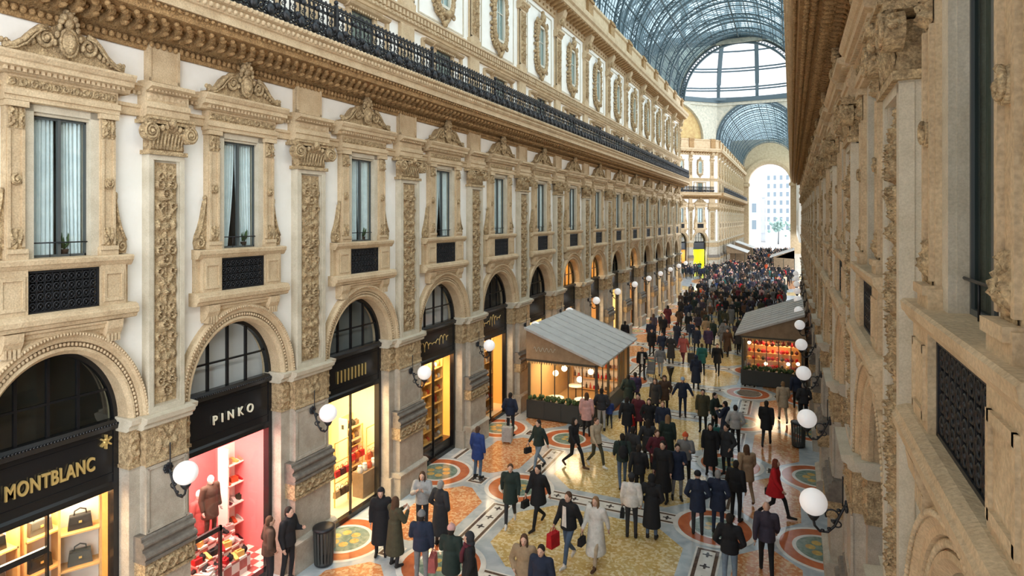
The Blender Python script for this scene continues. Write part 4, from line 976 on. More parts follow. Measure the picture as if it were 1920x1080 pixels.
# ------------------------------------------------------------------ people
def V3(*a): return Vector(a)
def limb(b, pts, rr, n=10, m=0):
    for i in range(len(pts) - 1): b.tube([pts[i], pts[i + 1]], [rr[i], rr[i + 1]], n, m)
    for p, r in zip(pts, rr): b.ell(p, r, n, 8, m)
def fuse(b, vox, smooth=2, name='tmp'):
    """one continuous skin over overlapping volumes"""
    me = b.mesh(name, []); o = bpy.data.objects.new(name, me); COL.objects.link(o)
    md = o.modifiers.new('r', 'REMESH'); md.mode = 'VOXEL'; md.voxel_size = vox; md.use_smooth_shade = True
    if smooth: s = o.modifiers.new('s', 'SMOOTH'); s.iterations = smooth; s.factor = .5
    dg = bpy.context.evaluated_depsgraph_get(); r = bpy.data.meshes.new_from_object(o.evaluated_get(dg))
    bpy.data.objects.remove(o); bpy.data.meshes.remove(me); return r
def pose_joints(pose):
    J = {}
    for s, k in ((1, 'l'), (-1, 'r')):
        J['hip' + k] = V3(s * .09, 0, .91); J['knee' + k] = V3(s * .105, -.02, .50); J['ank' + k] = V3(s * .11, .03, .085); J['toe' + k] = V3(s * .125, -.13, .035)
        J['sh' + k] = V3(s * .185, .01, 1.40); J['el' + k] = V3(s * .245, .03, 1.13); J['wr' + k] = V3(s * .25, -.05, .89); J['ha' + k] = V3(s * .25, -.075, .80)
    J['head'] = V3(0, -.02, 1.595); J['neck'] = V3(0, .01, 1.46)
    def leg(k, kn, an, to): J['knee' + k] = V3(*kn); J['ank' + k] = V3(*an); J['toe' + k] = V3(*to)
    def arm(k, el, wr, ha): J['el' + k] = V3(*el); J['wr' + k] = V3(*wr); J['ha' + k] = V3(*ha)
    if pose in ('walk', 'walkm', 'stride'):
        q = 1.25 if pose == 'stride' else 1.
        a, c = ('l', 'r') if pose != 'walkm' else ('r', 'l'); s = 1 if a == 'l' else -1
        leg(a, (s * .10, -.19 * q, .52), (s * .10, -.27 * q, .10), (s * .105, -.43 * q, .07)); leg(c, (-s * .10, .04, .49), (-s * .10, .33 * q, .17), (-s * .105, .25 * q, .04))
        arm(a, (s * .24, .13, 1.14), (s * .25, .20, .92), (s * .25, .21, .83)); arm(c, (-s * .24, -.06, 1.13), (-s * .24, -.23, .95), (-s * .235, -.29, .88))
    if pose == 'phone': 
        for s, k in ((1, 'l'), (-1, 'r')): arm(k, (s * .25, -.10, 1.16), (s * .10, -.31, 1.30), (s * .05, -.36, 1.36))
    if pose == 'one':
        arm('l', (.25, -.05, 1.14), (.16, -.27, 1.20), (.11, -.33, 1.24)); leg('r', (-.11, .03, .50), (-.13, .10, .085), (-.15, -.06, .035))
    if pose == 'pocket':
        for s, k in ((1, 'l'), (-1, 'r')): arm(k, (s * .30, .06, 1.13), (s * .22, -.07, .98), (s * .185, -.12, .92))
    if pose == 'wide':
        for s, k in ((1, 'l'), (-1, 'r')): arm(k, (s * .33, .03, 1.16), (s * .43, -.02, .95), (s * .46, -.04, .87))
    return J
PM = {}
def body_mesh(pose, q='hi'):
    key = ('b', pose, q)
    if key in PM: return PM[key]
    J = pose_joints(pose); b = MB(); n = 10
    b.ell((0, 0, 1.27), (.165, .105, .20), 14, 10); b.ell((0, 0, 1.08), (.14, .095, .2), 14, 10); b.ell((0, .01, .94), (.155, .11, .13), 14, 10)
    limb(b, [V3(0, .015, 1.38), J['neck'], V3(0, -.005, 1.53)], [.075, .056, .054])
    h = J['head']; b.ell(h, (.075, .092, .112), 14, 10); b.ell(h + V3(0, -.03, -.055), (.052, .06, .06), 10, 8); b.ell(h + V3(0, -.097, -.012), (.013, .02, .022), 8, 6)
    for s, k in ((1, 'l'), (-1, 'r')):
        b.ell(h + V3(s * .077, .008, -.005), (.012, .022, .03), 8, 6); b.ell(h + V3(s * .03, -.083, .03), (.022, .012, .008), 8, 6)
        limb(b, [V3(s * .10, .01, 1.40), J['sh' + k], J['el' + k], J['wr' + k]], [.07, .058, .042, .029])
        limb(b, [J['hip' + k], J['knee' + k], J['ank' + k]], [.088, .060, .045]); limb(b, [J['ank' + k] + V3(0, .02, -.035), J['toe' + k]], [.045, .036])
        d = (J['ha' + k] - J['wr' + k]).normalized(); b.ell(J['wr' + k] + d * .045, (.028, .032, .045), 8, 6); limb(b, [J['wr' + k], J['wr' + k] + d * .05], [.028, .03])
    me = fuse(b, {'hi': .016, 'lo': .034}[q], 1)
    vs = [tuple(v.co) for v in me.vertices]; fs = [tuple(p.vertices) for p in me.polygons]; bpy.data.meshes.remove(me)
    o = MB(); ms = []
    for f in fs:
        c = sum((Vector(vs[i]) for i in f), Vector()) / len(f)
        hand = any((c - J['ha' + k]).length < .10 for k in 'lr')
        ms.append(2 if c.z < .13 and not hand else (0 if c.z > 1.42 or hand else 1))
        # feet lifted while walking
        for k in 'lr':
            if (c - J['toe' + k]).length < .16 and c.z < .3 and not hand: ms[-1] = 2
    o.v = vs; o.f = fs; o.m = ms; o.s = [True] * len(fs)
    if q == 'hi':
        for s, k in ((1, 'l'), (-1, 'r')):          # four fingers and a thumb on each palm
            d = (J['ha' + k] - J['wr' + k]).normalized(); side = d.cross(V3(s, 0, 0)); side = side.normalized() if side.length > .1 else V3(0, 1, 0); pal = d.cross(side).normalized()
            base = J['wr' + k] + d * .082
            for j, ln in enumerate((.062, .072, .068, .052)):
                p0 = base + side * (.024 - .016 * j); p1 = p0 + d * ln * .55 - pal * s * .006; p2 = p0 + d * ln * .95 - pal * s * .024
                o.tube([p0 - d * .015, p0, p1, p2], [.0085, .0085, .008, .006], 6, 0)
            t0 = J['wr' + k] + d * .035 + side * .026; o.tube([t0, t0 + side * .02 + d * .02, t0 + side * .022 + d * .05], [.010, .009, .007], 6, 0)
            hh = J['head']; o.ell(hh + V3(s * .03, -.083, .012), (.012, .006, .007), 8, 5, 3)
        o.ell(J['head'] + V3(0, -.092, -.055), (.022, .006, .006), 8, 4, 4)
    PM[key] = o.mesh('person_body', ['skin', C('black'), C('shoe_dark'), 'void', C('rose')]); return PM[key]
def coat_mesh(pose, ln, q='hi'):
    """ln: short (hip), mid (thigh), long (calf)"""
    key = ('c', pose, ln, q)
    if key in PM: return PM[key]
    J = pose_joints(pose); b = MB(); g = .030
    b.ell((0, 0, 1.28), (.165 + g, .11 + g, .205), 14, 10); b.ell((0, 0, 1.10), (.15 + g, .105 + g, .20), 14, 10)
    hem = {'short': .86, 'mid': .66, 'long': .34}[ln]
    st = .06 if pose in ('walk', 'walkm') else (.09 if pose == 'stride' else 0)
    z = 1.12; k = 8; prof = []
    for i in range(k + 1):
        t = i / k; zz = z + (hem - z) * t; fl_ = {'short': .02, 'mid': .05, 'long': .09}[ln] * t
        prof.append((zz, .185 + fl_ * .7, .145 + fl_ + st * t * (1.2 if ln == 'long' else .8)))
    n = 20; vs = [(rx * cos(2 * PI * j / n), .01 + ry * sin(2 * PI * j / n), zz) for zz, rx, ry in prof for j in range(n)]
    b.add(vs, [((i + 1) * n + j, (i + 1) * n + (j + 1) % n, i * n + (j + 1) % n, i * n + j) for i in range(k) for j in range(n)] + [tuple(range(n)), tuple(range(k * n + n - 1, k * n - 1, -1))])
    limb(b, [V3(0, .02, 1.37), V3(0, .018, 1.465)], [.105, .078])
    for s, kk in ((1, 'l'), (-1, 'r')):
        e, w = J['el' + kk], J['wr' + kk]; limb(b, [V3(s * .10, .01, 1.385), J['sh' + kk], e, e + (w - e) * .93], [.09, .086, .068, .050])
    PM[key] = fuse(b, {'hi': .019, 'lo': .038}[q], 2); me = PM[key]; me.name = 'coat'; me.materials.append(C('black'))
    me.polygons.foreach_set('use_smooth', [True] * len(me.polygons)); return me
def hair_mesh(kind, q='hi'):
    key = ('h', kind)
    if key in PM: return PM[key]
    b = MB(); h = V3(0, -.02, 1.595)
    b.ell(h + V3(0, .02, .028), (.086, .094, .104), 14, 10)
    if kind == 'long':
        b.ell(h + V3(0, .065, -.07), (.085, .055, .14), 12, 8); b.ell(h + V3(0, .08, -.19), (.095, .045, .14), 12, 8)
        for s in (-1, 1): b.ell(h + V3(s * .07, .0, -.06), (.028, .06, .12), 10, 8)
    if kind == 'short': b.ell(h + V3(0, .05, -.02), (.078, .065, .085), 12, 8)
    if kind == 'bun': b.ell(h + V3(0, .05, -.02), (.078, .065, .085), 12, 8); b.ell(h + V3(0, .10, .07), (.045, .045, .045), 10, 8)
    if kind in ('beanie', 'cap'):
        b = MB(); b.ell(h + V3(0, .008, .055), (.092, .108, .09), 14, 10); b.lathe(h + V3(0, .006, .02), [(.06, 0), (.098, 0), (.098, .05), (.07, .06)], 16)
        if kind == 'cap': b.ell(h + V3(0, -.11, .035), (.06, .06, .012), 12, 6)
        else: b.ell(h + V3(0, .01, .15), .025, 8, 6)
    if kind == 'hood':
        b = MB(); b.ell(h + V3(0, .025, .02), (.108, .115, .13), 14, 10); b.ell(h + V3(0, .05, -.12), (.12, .10, .08), 12, 8)
    if kind == 'hat': b.lathe(h + V3(0, .005, .05), [(.01, .11), (.07, .11), (.09, .0), (.15, -.005), (.15, -.015), (.02, -.015)], 18)
    me = fuse(b, .016 if kind != 'hat' else .012, 1); me.name = 'hair'
    me.materials.append(C('hair_dark')); me.polygons.foreach_set('use_smooth', [True] * len(me.polygons))
    if kind in ('short', 'long', 'bun', 'hood', 'beanie', 'cap'):     # open the face
        import bmesh
        bm = bmesh.new(); bm.from_mesh(me); rm = [f for f in bm.faces if f.calc_center_median().y < -.062 and f.calc_center_median().z < (1.645 if kind != 'hood' else 1.66) and abs(f.calc_center_median().x) < .075 and kind not in ('beanie', 'cap')]
        bmesh.ops.delete(bm, geom=rm, context='FACES'); bm.to_mesh(me); bm.free()
    PM[key] = me; return me
def setm(o, i, m):
    s = o.material_slots[i]; s.link = 'OBJECT'; s.material = m
FPX, PSI = 1140., math.atan(524 / 1140.)
def floor_at(px, py):
    d = FPX * 8.6 / (py - 410.); xr = (px - 960) * d / FPX; c, s = cos(PSI), sin(PSI); return (xr * c - d * s, xr * s + d * c)
NPEOPLE = [0]
def person_at(x, y, face, pose, ln, coat, trous, hair, hcol, label, h=1.72, shoe='shoe_dark', skin='skin', group='people walking in the arcade', q='hi', scarf=None, shirt=None):
    k = h / 1.72; e = emp('person', (x, y, .012), math.radians(face), (k, k, k)); tag(e, label, 'person', group)
    bo = ob('body', body_mesh(pose, q), e); setm(bo, 0, M[skin]); setm(bo, 1, C(trous)); setm(bo, 2, C(shoe))
    co = ob('coat', coat_mesh(pose, ln, q), e); setm(co, 0, C(coat))
    hname = 'hair' if hair in ('short', 'long', 'bun') else hair
    if hair != 'bald': ho = ob(hname, hair_mesh(hair), e); setm(ho, 0, C(hcol))
    if hair == 'beanie': ho2 = ob('hair', hair_mesh('short'), e); ho2.scale = (.97, .97, .995); setm(ho2, 0, C('hair_dark'))
    if scarf:
        key = 'scarf'
        if key not in PM:
            b = MB(); b.tube([(.085 * cos(t), -.01 + .085 * sin(t), 1.46 + .012 * sin(3 * t)) for t in np.linspace(0, 2 * PI, 22)], .042, 8); b.tube([(.04, -.10, 1.45), (.06, -.165, 1.3), (.06, -.17, 1.12)], [.04, .05, .045], 8); PM[key] = b.mesh('scarf', [C('red')])
        so = ob('scarf', PM[key], e); setm(so, 0, C(scarf))
    if shirt:
        key = 'shirt'
        if key not in PM:
            b = MB(); n = 8; pts = []
            for j in range(9):
                z = 1.42 - .55 * j / 8
                for i in range(n + 1):
                    a = -PI / 2 + (i / n - .5) * (.5 + .035 * j); pts.append((.20 * cos(a), .155 * sin(a) - (.008 + .018 * max(0, (j - 1) / 7)), z))
            w = n + 1; b.add(pts, [(j * w + i, (j + 1) * w + i, (j + 1) * w + i + 1, j * w + i + 1) for j in range(8) for i in range(n)], 0, True); PM[key] = b.mesh('shirt_front', [C('white')])
        so = ob('shirt', PM[key], e); setm(so, 0, C(shirt))
    NPEOPLE[0] += 1; return e
def hand_of(e, pose, k='r'):
    J = pose_joints(pose)['ha' + k]; s = e.scale[0]; a = e.rotation_euler.z; x, y, z = J * s
    return (e.location.x + x * cos(a) - y * sin(a), e.location.y + x * sin(a) + y * cos(a), e.location.z + z)
def make_bag(kind):
    key = ('bag', kind)
    if key in PM: return PM[key]
    b = MB()
    if kind == 'tote':
        b.sweepx([(-.09, -.46), (.09, -.46), (.07, -.12), (-.07, -.12)], -.16, .16); hd = MB()
        for y in (-.05, .05): hd.tube([(-.08, y, -.13), (-.05, y * .6, -.02), (0, y * .3, .0), (.05, y * .6, -.02), (.08, y, -.13)], .008, 5)
    elif kind == 'hand':
        b.sweepx([(-.06, -.30), (.06, -.30), (.045, -.12), (-.045, -.12)], -.13, .13); hd = MB(); hd.tube([(-.08, 0, -.13), (-.06, 0, -.02), (0, 0, .005), (.06, 0, -.02), (.08, 0, -.13)], .009, 5)
    elif kind == 'pack':
        b.ell((0, .22, 1.20), (.15, .09, .22), 14, 10); b.ell((0, .28, 1.12), (.11, .05, .11), 12, 8); hd = MB()
        for s in (-1, 1): hd.tube([(s * .10, .17, 1.40), (s * .115, .02, 1.50), (s * .125, -.135, 1.38), (s * .12, -.15, 1.2), (s * .14, .12, 1.06)], .018, 6)
    elif kind == 'case':
        b.box(-.19, .19, -.12, .12, .06, .60); hd = MB()
        for s in (-1, 1):
            hd.box(s * .09 - .01, s * .09 + .01, .08, .10, .6, .95)
            for y in (-.09, .09): hd.ell((s * .15, y, .03), (.02, .03, .03), 8, 6)
        hd.box(-.10, .10, .075, .105, .93, .96)
    PM[key] = (b.mesh('bag_body', [C('black')]), hd.mesh('bag_handle', [C('black')])); return PM[key]
def bag(kind, loc, rz, col, label, name, cat='bag', hc=None, k=1.):
    e = emp(name, loc, rz, (k, k, k)); tag(e, label, cat); m1, m2 = make_bag(kind)
    o1 = ob('bag_body', m1, e); setm(o1, 0, C(col)); o2 = ob('straps' if kind == 'pack' else 'handle', m2, e); setm(o2, 0, C(hc or col)); return e

def P_(px, py, face, pose, ln, coat, trous, hair, hcol, label, **k):
    x, y = floor_at(px, py); e = person_at(x, y, face, pose, ln, coat, trous, hair, hcol, label, **k); e['_'] = 0; del e['_']; return e
def carry(e, pose, kind, col, label, name, k='r', hc=None):
    h = hand_of(e, pose, k); bag(kind, h, e.rotation_euler.z + PI / 2, col, label, name, hc=hc)
def wear(e, col, label): bag('pack', tuple(e.location), e.rotation_euler.z, col, label, 'backpack', k=e.scale[0])

# people the photo shows one by one: (pixel of the feet), facing, pose, coat ...
P_(505, 1108, 150, 'pocket', 'short', 'brown', 'black', 'short', 'hair_brown', 'man in a dark brown jacket seen from behind by the pink shop door')
P_(541, 1092, 100, 'one', 'short', 'black', 'black', 'short', 'hair_dark', 'man in a black jacket leaning at the pier between pink and cream shops', h=1.78)
e = P_(714, 1042, 30, 'stand', 'long', 'black', 'black', 'hood', 'black', 'person in a long black hooded coat beside the woman in olive')
e = P_(741, 1062, 160, 'phone', 'long', 'olive', 'charcoal', 'long', 'hair_brown', 'woman in a long olive coat with brown hair raising her hands')
P_(792, 1003, 20, 'phone', 'short', 'lightgrey', 'charcoal', 'long', 'hair_brown', 'person in a pale grey shaggy jacket behind the navy padded jacket')
P_(826, 1024, 170, 'pocket', 'long', 'charcoal', 'brown', 'short', 'hair_grey', 'person in a long charcoal coat standing behind the navy padded jacket')
e = P_(790, 1100, 200, 'one', 'short', 'navy', 'grey', 'beanie', 'grey', 'person in a navy padded jacket and grey knitted hat', h=1.76)
carry(e, 'one', 'tote', 'rose', 'rose brown shopping bag hanging beside the navy padded jacket', 'shopping_bag', 'r')
e = P_(846, 1128, 190, 'one', 'mid', 'darkgreen', 'tan', 'beanie', 'pink', 'person in a dark green coat with a pale pink knitted hat')
P_(880, 1146, 300, 'stand', 'long', 'black', 'black', 'hood', 'charcoal', 'woman in a black hooded coat with a red scarf', scarf='wine')
P_(983, 1150, 10, 'pocket', 'mid', 'tan', 'brown', 'long', 'hair_brown', 'woman in a tan coat with brown hair at the picture bottom edge')
P_(1015, 1175, 0, 'stand', 'short', 'navy', 'black', 'short', 'hair_dark', 'dark-haired person in a navy jacket beside the tan coat woman')
P_(957, 985, 20, 'walkm', 'mid', 'darkgreen', 'charcoal', 'short', 'hair_brown', 'man in a dark green coat walking with the woman holding a black bag', shoe='shoe_white')
e = P_(1009, 988, 345, 'stride', 'mid', 'black', 'black', 'bun', 'hair_dark', 'woman in a black coat striding on the ochre mosaic')
carry(e, 'stride', 'hand', 'black', 'round black handbag swinging from the striding woman', 'handbag')
e = P_(1066, 1058, 340, 'walk', 'short', 'black', 'jeans', 'short', 'hair_brown', 'man in an open black jacket, white shirt and jeans', shirt='white', shoe='shoe_white', h=1.8)
carry(e, 'walk', 'tote', 'red', 'bright red shopping bag carried by the man in jeans', 'shopping_bag', 'r')
e = P_(1117, 1062, 350, 'walk', 'long', 'white', 'beige', 'long', 'hair_tan', 'woman in a long cream white coat with tan hair', shoe='shoe_brown')
carry(e, 'walk', 'hand', 'black', 'small black handbag of the woman in the cream coat', 'handbag', 'r')
e = P_(1184, 1008, 190, 'stand', 'short', 'white', 'charcoal', 'beanie', 'charcoal', 'person in a white padded jacket with dark trousers')
carry(e, 'stand', 'hand', 'black', 'black bag at the hip of the white padded jacket', 'handbag', 'l')
P_(1222, 1010, 180, 'pocket', 'long', 'black', 'jeans', 'hood', 'black', 'person in a long black padded coat beside the white padded jacket')
P_(1308, 1002, 190, 'pocket', 'mid', 'navy', 'charcoal', 'cap', 'black', 'person in a navy coat and dark cap standing on the green medallion')
P_(1346, 1000, 175, 'pocket', 'mid', 'navy', 'navy', 'short', 'hair_grey', 'grey-haired person in a slate navy coat on the green medallion')
P_(1380, 977, 160, 'stand', 'short', 'black', 'black', 'short', 'hair_dark', 'person in a black jacket at the edge of the green medallion')
P_(1400, 940, 200, 'walk', 'mid', 'tan', 'tan', 'long', 'hair_brown', 'woman in a tan coat with brown hair walking away', shoe='shoe_brown')
e = P_(1454, 972, 80, 'stride', 'mid', 'red', 'black', 'long', 'hair_red', 'woman in a bright red coat with long auburn hair', h=1.7)
carry(e, 'stride', 'hand', 'black', 'black handbag of the woman in the red coat', 'handbag', 'l')
P_(1368, 1108, 180, 'pocket', 'short', 'black', 'lightjeans', 'short', 'hair_dark', 'man in a black jacket and pale jeans seen from behind', h=1.78)
P_(1437, 1082, 185, 'walk', 'short', 'plum', 'black', 'bald', 'skin', 'bald man in a dark purple padded jacket', h=1.8)
P_(1468, 792, 190, 'walk', 'mid', 'beige', 'beige', 'short', 'hair_tan', 'person in a beige coat walking before the kiosk of red goods')
P_(1437, 837, 175, 'walkm', 'mid', 'black', 'charcoal', 'short', 'hair_dark', 'man in a black coat alone on the pale floor by the shaded wall')
P_(1318, 810, 0, 'stand', 'mid', 'olive', 'black', 'short', 'hair_dark', 'man in an olive black jacket facing the camera alone')
P_(1280, 782, 10, 'wide', 'short', 'navy', 'navy', 'cap', 'lightblue', 'man in a navy parka and pale blue cap with arms held out')
P_(1340, 818, 70, 'one', 'short', 'darkgreen', 'black', 'short', 'hair_dark', 'person in a dark green jacket beside the one with a teal bag')
e = P_(1360, 838, 250, 'phone', 'mid', 'navy', 'navy', 'short', 'hair_dark', 'person in a navy coat holding a camera up')
bag('tote', (e.location.x - .32, e.location.y, .80), .3, 'teal', 'teal shopping bag next to the person with the camera', 'shopping_bag')
P_(1379, 847, 185, 'pocket', 'short', 'lightgrey', 'black', 'short', 'hair_dark', 'person in a speckled pale grey jacket with black trousers')
P_(1332, 890, 0, 'stand', 'long', 'black', 'black', 'long', 'hair_dark', 'woman in a long black coat with long dark hair')
P_(1362, 892, 330, 'pocket', 'mid', 'charcoal', 'black', 'short', 'hair_dark', 'person in a charcoal coat beside the woman with long dark hair')
P_(1285, 912, 10, 'one', 'short', 'grey', 'black', 'beanie', 'orange', 'person in a grey jacket with a bright orange knitted hat')
P_(1243, 942, 350, 'stand', 'long', 'black', 'black', 'short', 'hair_dark', 'tall person in a long black coat in the middle group', h=1.86)
P_(1232, 905, 30, 'pocket', 'mid', 'wine', 'wine', 'short', 'hair_brown', 'person in a wine-coloured coat in the middle group')
P_(1270, 938, 20, 'one', 'mid', 'navy', 'grey', 'short', 'hair_dark', 'person in a navy coat beside the orange hat')
P_(1215, 880, 200, 'pocket', 'mid', 'charcoal', 'black', 'long', 'hair_dark', 'person in a charcoal coat with long dark hair behind the wine coat')
P_(1252, 870, 180, 'stand', 'long', 'darkgreen', 'black', 'long', 'hair_tan', 'fair-haired woman in a long bottle green coat')
P_(1198, 940, 185, 'walk', 'short', 'black', 'black', 'short', 'hair_dark', 'man in a black jacket walking away beside the backpack')
e = P_(1167, 914, 200, 'walkm', 'short', 'darkgreen', 'jeans', 'short', 'hair_dark', 'person in a dark green jacket and jeans wearing a black backpack'); wear(e, 'black', 'black backpack on the person in jeans')
P_(1187, 898, 160, 'pocket', 'short', 'charcoal', 'jeans', 'short', 'hair_dark', 'person in a charcoal jacket next to the black backpack')
P_(1118, 877, 60, 'walk', 'short', 'beige', 'olive', 'short', 'hair_brown', 'person in a beige jacket and olive trousers walking over mosaic', shoe='shoe_white')
P_(1077, 877, 70, 'stride', 'short', 'black', 'black', 'long', 'hair_dark', 'woman in a puffy black jacket striding past the round medallion', shoe='shoe_brown')
e = P_(1010, 882, 330, 'walk', 'short', 'darkgreen', 'lightjeans', 'short', 'hair_dark', 'man in a dark green jacket and pale jeans carrying a black bag')
carry(e, 'walk', 'hand', 'black', 'black bag in the hand of the man in pale jeans', 'handbag', 'r')
P_(896, 897, 170, 'stand', 'mid', 'blue', 'jeans', 'short', 'hair_brown', 'person in a bright blue coat standing by the golden shop')
P_(957, 818, 180, 'pocket', 'short', 'navy', 'charcoal', 'short', 'hair_dark', 'person in a navy jacket beside the pier before the kiosk')
P_(1100, 818, 190, 'stand', 'mid', 'pink', 'black', 'long', 'hair_brown', 'woman in a pink coat with long brown hair by the kiosk')
P_(1128, 808, 190, 'pocket', 'short', 'charcoal', 'lightgrey', 'short', 'hair_dark', 'person in a charcoal top and pale skirt by the kiosk corner')
P_(1143, 802, 200, 'walk', 'short', 'blue', 'charcoal', 'short', 'hair_brown', 'child in a blue jacket beside the pale skirt', h=1.15)
P_(1176, 828, 180, 'walk', 'mid', 'black', 'navy', 'short', 'hair_dark', 'man in a black coat walking away past the kiosk')
e = P_(1197, 820, 350, 'pocket', 'mid', 'wine', 'black', 'bun', 'hair_dark', 'woman in a dark red coat with a red bag')
carry(e, 'pocket', 'tote', 'red', 'big bright red bag held by the woman in the dark red coat', 'shopping_bag', 'r')
P_(1217, 832, 10, 'pocket', 'mid', 'black', 'black', 'long', 'hair_dark', 'woman in a black coat with dark hair beside the dark red coat')
P_(1243, 838, 0, 'stand', 'short', 'navy', 'grey', 'short', 'hair_tan', 'fair man in a navy jacket and grey trousers facing the camera')
P_(1191, 770, 200, 'walk', 'short', 'purple', 'black', 'short', 'hair_dark', 'person in a dark purple jacket past the kiosk corner')
P_(1246, 778, 20, 'pocket', 'mid', 'brown', 'black', 'hood', 'brown', 'person in a dark brown hooded coat behind the navy parka man')
P_(1229, 785, 340, 'stand', 'mid', 'charcoal', 'black', 'long', 'hair_brown', 'person in a charcoal coat beside the brown hooded coat')
P_(1178, 775, 190, 'pocket', 'mid', 'darkgreen', 'black', 'short', 'hair_dark', 'person in a bottle green jacket at the far kiosk corner')
P_(1305, 730, 180, 'stand', 'long', 'navy', 'charcoal', 'hood', 'navy', 'person in a long slate navy coat walking alone')
P_(1316, 703, 190, 'walk', 'mid', 'teal', 'black', 'short', 'hair_brown', 'person in a dark teal coat beyond the long navy coat')
P_(1345, 703, 0, 'stride', 'mid', 'black', 'black', 'short', 'hair_dark', 'man in a broad black coat beside the teal coat')
P_(1204, 712, 10, 'one', 'short', 'black', 'charcoal', 'short', 'hair_dark', 'person in a black and white jacket with a pushchair', shirt='white')
P_(1238, 709, 180, 'walk', 'short', 'grey', 'lightgrey', 'short', 'hair_brown', 'person in a grey jacket and pale trousers by the pushchair')
P_(1241, 676, 0, 'walk', 'short', 'navy', 'navy', 'short', 'hair_dark', 'person in a navy jacket facing the camera near the far kiosk end')
P_(1222, 668, 20, 'stand', 'mid', 'black', 'black', 'short', 'hair_dark', 'person in a black coat near the dark-red-coated shopper')
P_(1258, 682, 190, 'pocket', 'long', 'charcoal', 'black', 'short', 'hair_grey', 'grey-haired person in a long charcoal coat with a companion in rose')
e = P_(1281, 681, 350, 'walk', 'mid', 'rose', 'wine', 'long', 'hair_brown', 'woman in a rose red coat pulling a suitcase')
bag('case', (e.location.x + .45, e.location.y + .1, .02), .4, 'charcoal', 'dark wheeled suitcase beside the woman in rose', 'suitcase', 'suitcase')
P_(1306, 663, 0, 'walkm', 'mid', 'navy', 'black', 'short', 'hair_dark', 'person in a navy coat walking towards the camera past the rose coat')
P_(1328, 664, 10, 'stand', 'mid', 'purple', 'black', 'short', 'hair_dark', 'person in a purple coat in the group nearest the lit stall')
P_(1355, 660, 180, 'pocket', 'mid', 'grey', 'grey', 'hood', 'grey', 'person in a pale grey hooded coat near the right-hand stall'.replace('right-hand ', 'lit '))
P_(1364, 668, 350, 'walk', 'long', 'brown', 'black', 'short', 'hair_dark', 'person in a long brown coat beside the stall of red goods')
P_(1385, 664, 10, 'walkm', 'mid', 'charcoal', 'black', 'short', 'hair_dark', 'person in a charcoal coat at the corner of the red stall')
P_(1172, 650, 180, 'stand', 'mid', 'black', 'charcoal', 'short', 'hair_dark', 'person in a black coat at the far end of the kiosk roof')
P_(1494, 770, 180, 'walk', 'short', 'navy', 'black', 'short', 'hair_dark', 'person in a navy jacket walking under the globe lamps')
P_(1507, 795, 200, 'pocket', 'short', 'charcoal', 'black', 'short', 'hair_grey', 'person in a charcoal jacket close to the shaded wall piers')
# pushchair next to the grey jacket
x, y = floor_at(1220, 712); e = emp('pushchair', (x, y, 0)); tag(e, 'folded-hood grey pushchair between two walkers past the kiosk', 'pushchair')
b = MB(); b.sweepx([(-.2, .35), (.2, .35), (.28, .75), (.1, .95), (.05, .5), (-.2, .45)], -.2, .2); ob('seat', b.mesh('seat', [C('grey')]), e)
b = MB()
for s in (-1, 1): b.bar((s * .2, -.3, .1), (s * .2, .35, 1.0), .025); b.bar((s * .2, .3, .1), (s * .2, -.05, .5), .025)
b.bar((-.2, .35, 1.0), (.2, .35, 1.0), .03); ob('frame', b.mesh('frame', 'iron'), e)
b = MB()
for s in (-1, 1):
    for yy in (-.3, .3): b.add(*[([(s * .2 + w * .015, yy + .09 * cos(t), .09 + .09 * sin(t)) for w in (-1, 1) for t in np.linspace(0, 2 * PI, 12, endpoint=False)]), [tuple(range(11, -1, -1)), tuple(range(12, 24))] + [(i, (i + 1) % 12, (i + 1) % 12 + 12, i + 12) for i in range(12)]])
ob('wheels', b.mesh('wheels', 'black'), e)

# the crowd: thin past the kiosks, dense before and inside the octagon
rg = random.Random(21)
dark = ['black', 'black', 'charcoal', 'charcoal', 'navy', 'navy', 'darkgreen', 'brown', 'black', 'olive', 'plum', 'wine', 'grey']
bright = ['beige', 'white', 'red', 'blue', 'tan', 'pink', 'lightgrey', 'teal', 'orange', 'lightblue', 'rose', 'jeans']
CN = dict(black='black', charcoal='charcoal', navy='navy', darkgreen='bottle green', brown='brown', olive='olive', plum='plum', wine='wine red', grey='grey', beige='beige', white='white', red='red', blue='blue', tan='tan', pink='pink', lightgrey='pale grey', teal='teal', orange='orange', lightblue='pale blue', rose='rose', jeans='denim blue')
def crowd_spots(n, y0, y1, x0, x1, gap, taken):
    out = []; tr = 0
    while len(out) < n and tr < n * 60:
        tr += 1; y = y0 + (y1 - y0) * rg.random(); x = rg.uniform(x0, x1)
        if all((x - a) ** 2 + (y - c) ** 2 > gap * gap for a, c in taken[-900:]): out.append((x, y)); taken.append((x, y))
    return out
taken = [(o.location.x, o.location.y) for o in COL.objects if o.name.startswith('person')]
spots = sorted(crowd_spots(34, 41, 54, -9.3, -2.8, .8, taken) + crowd_spots(200, 54, 84, -9.6, -.6, .62, taken), key=lambda p: p[1])
used_l = {}
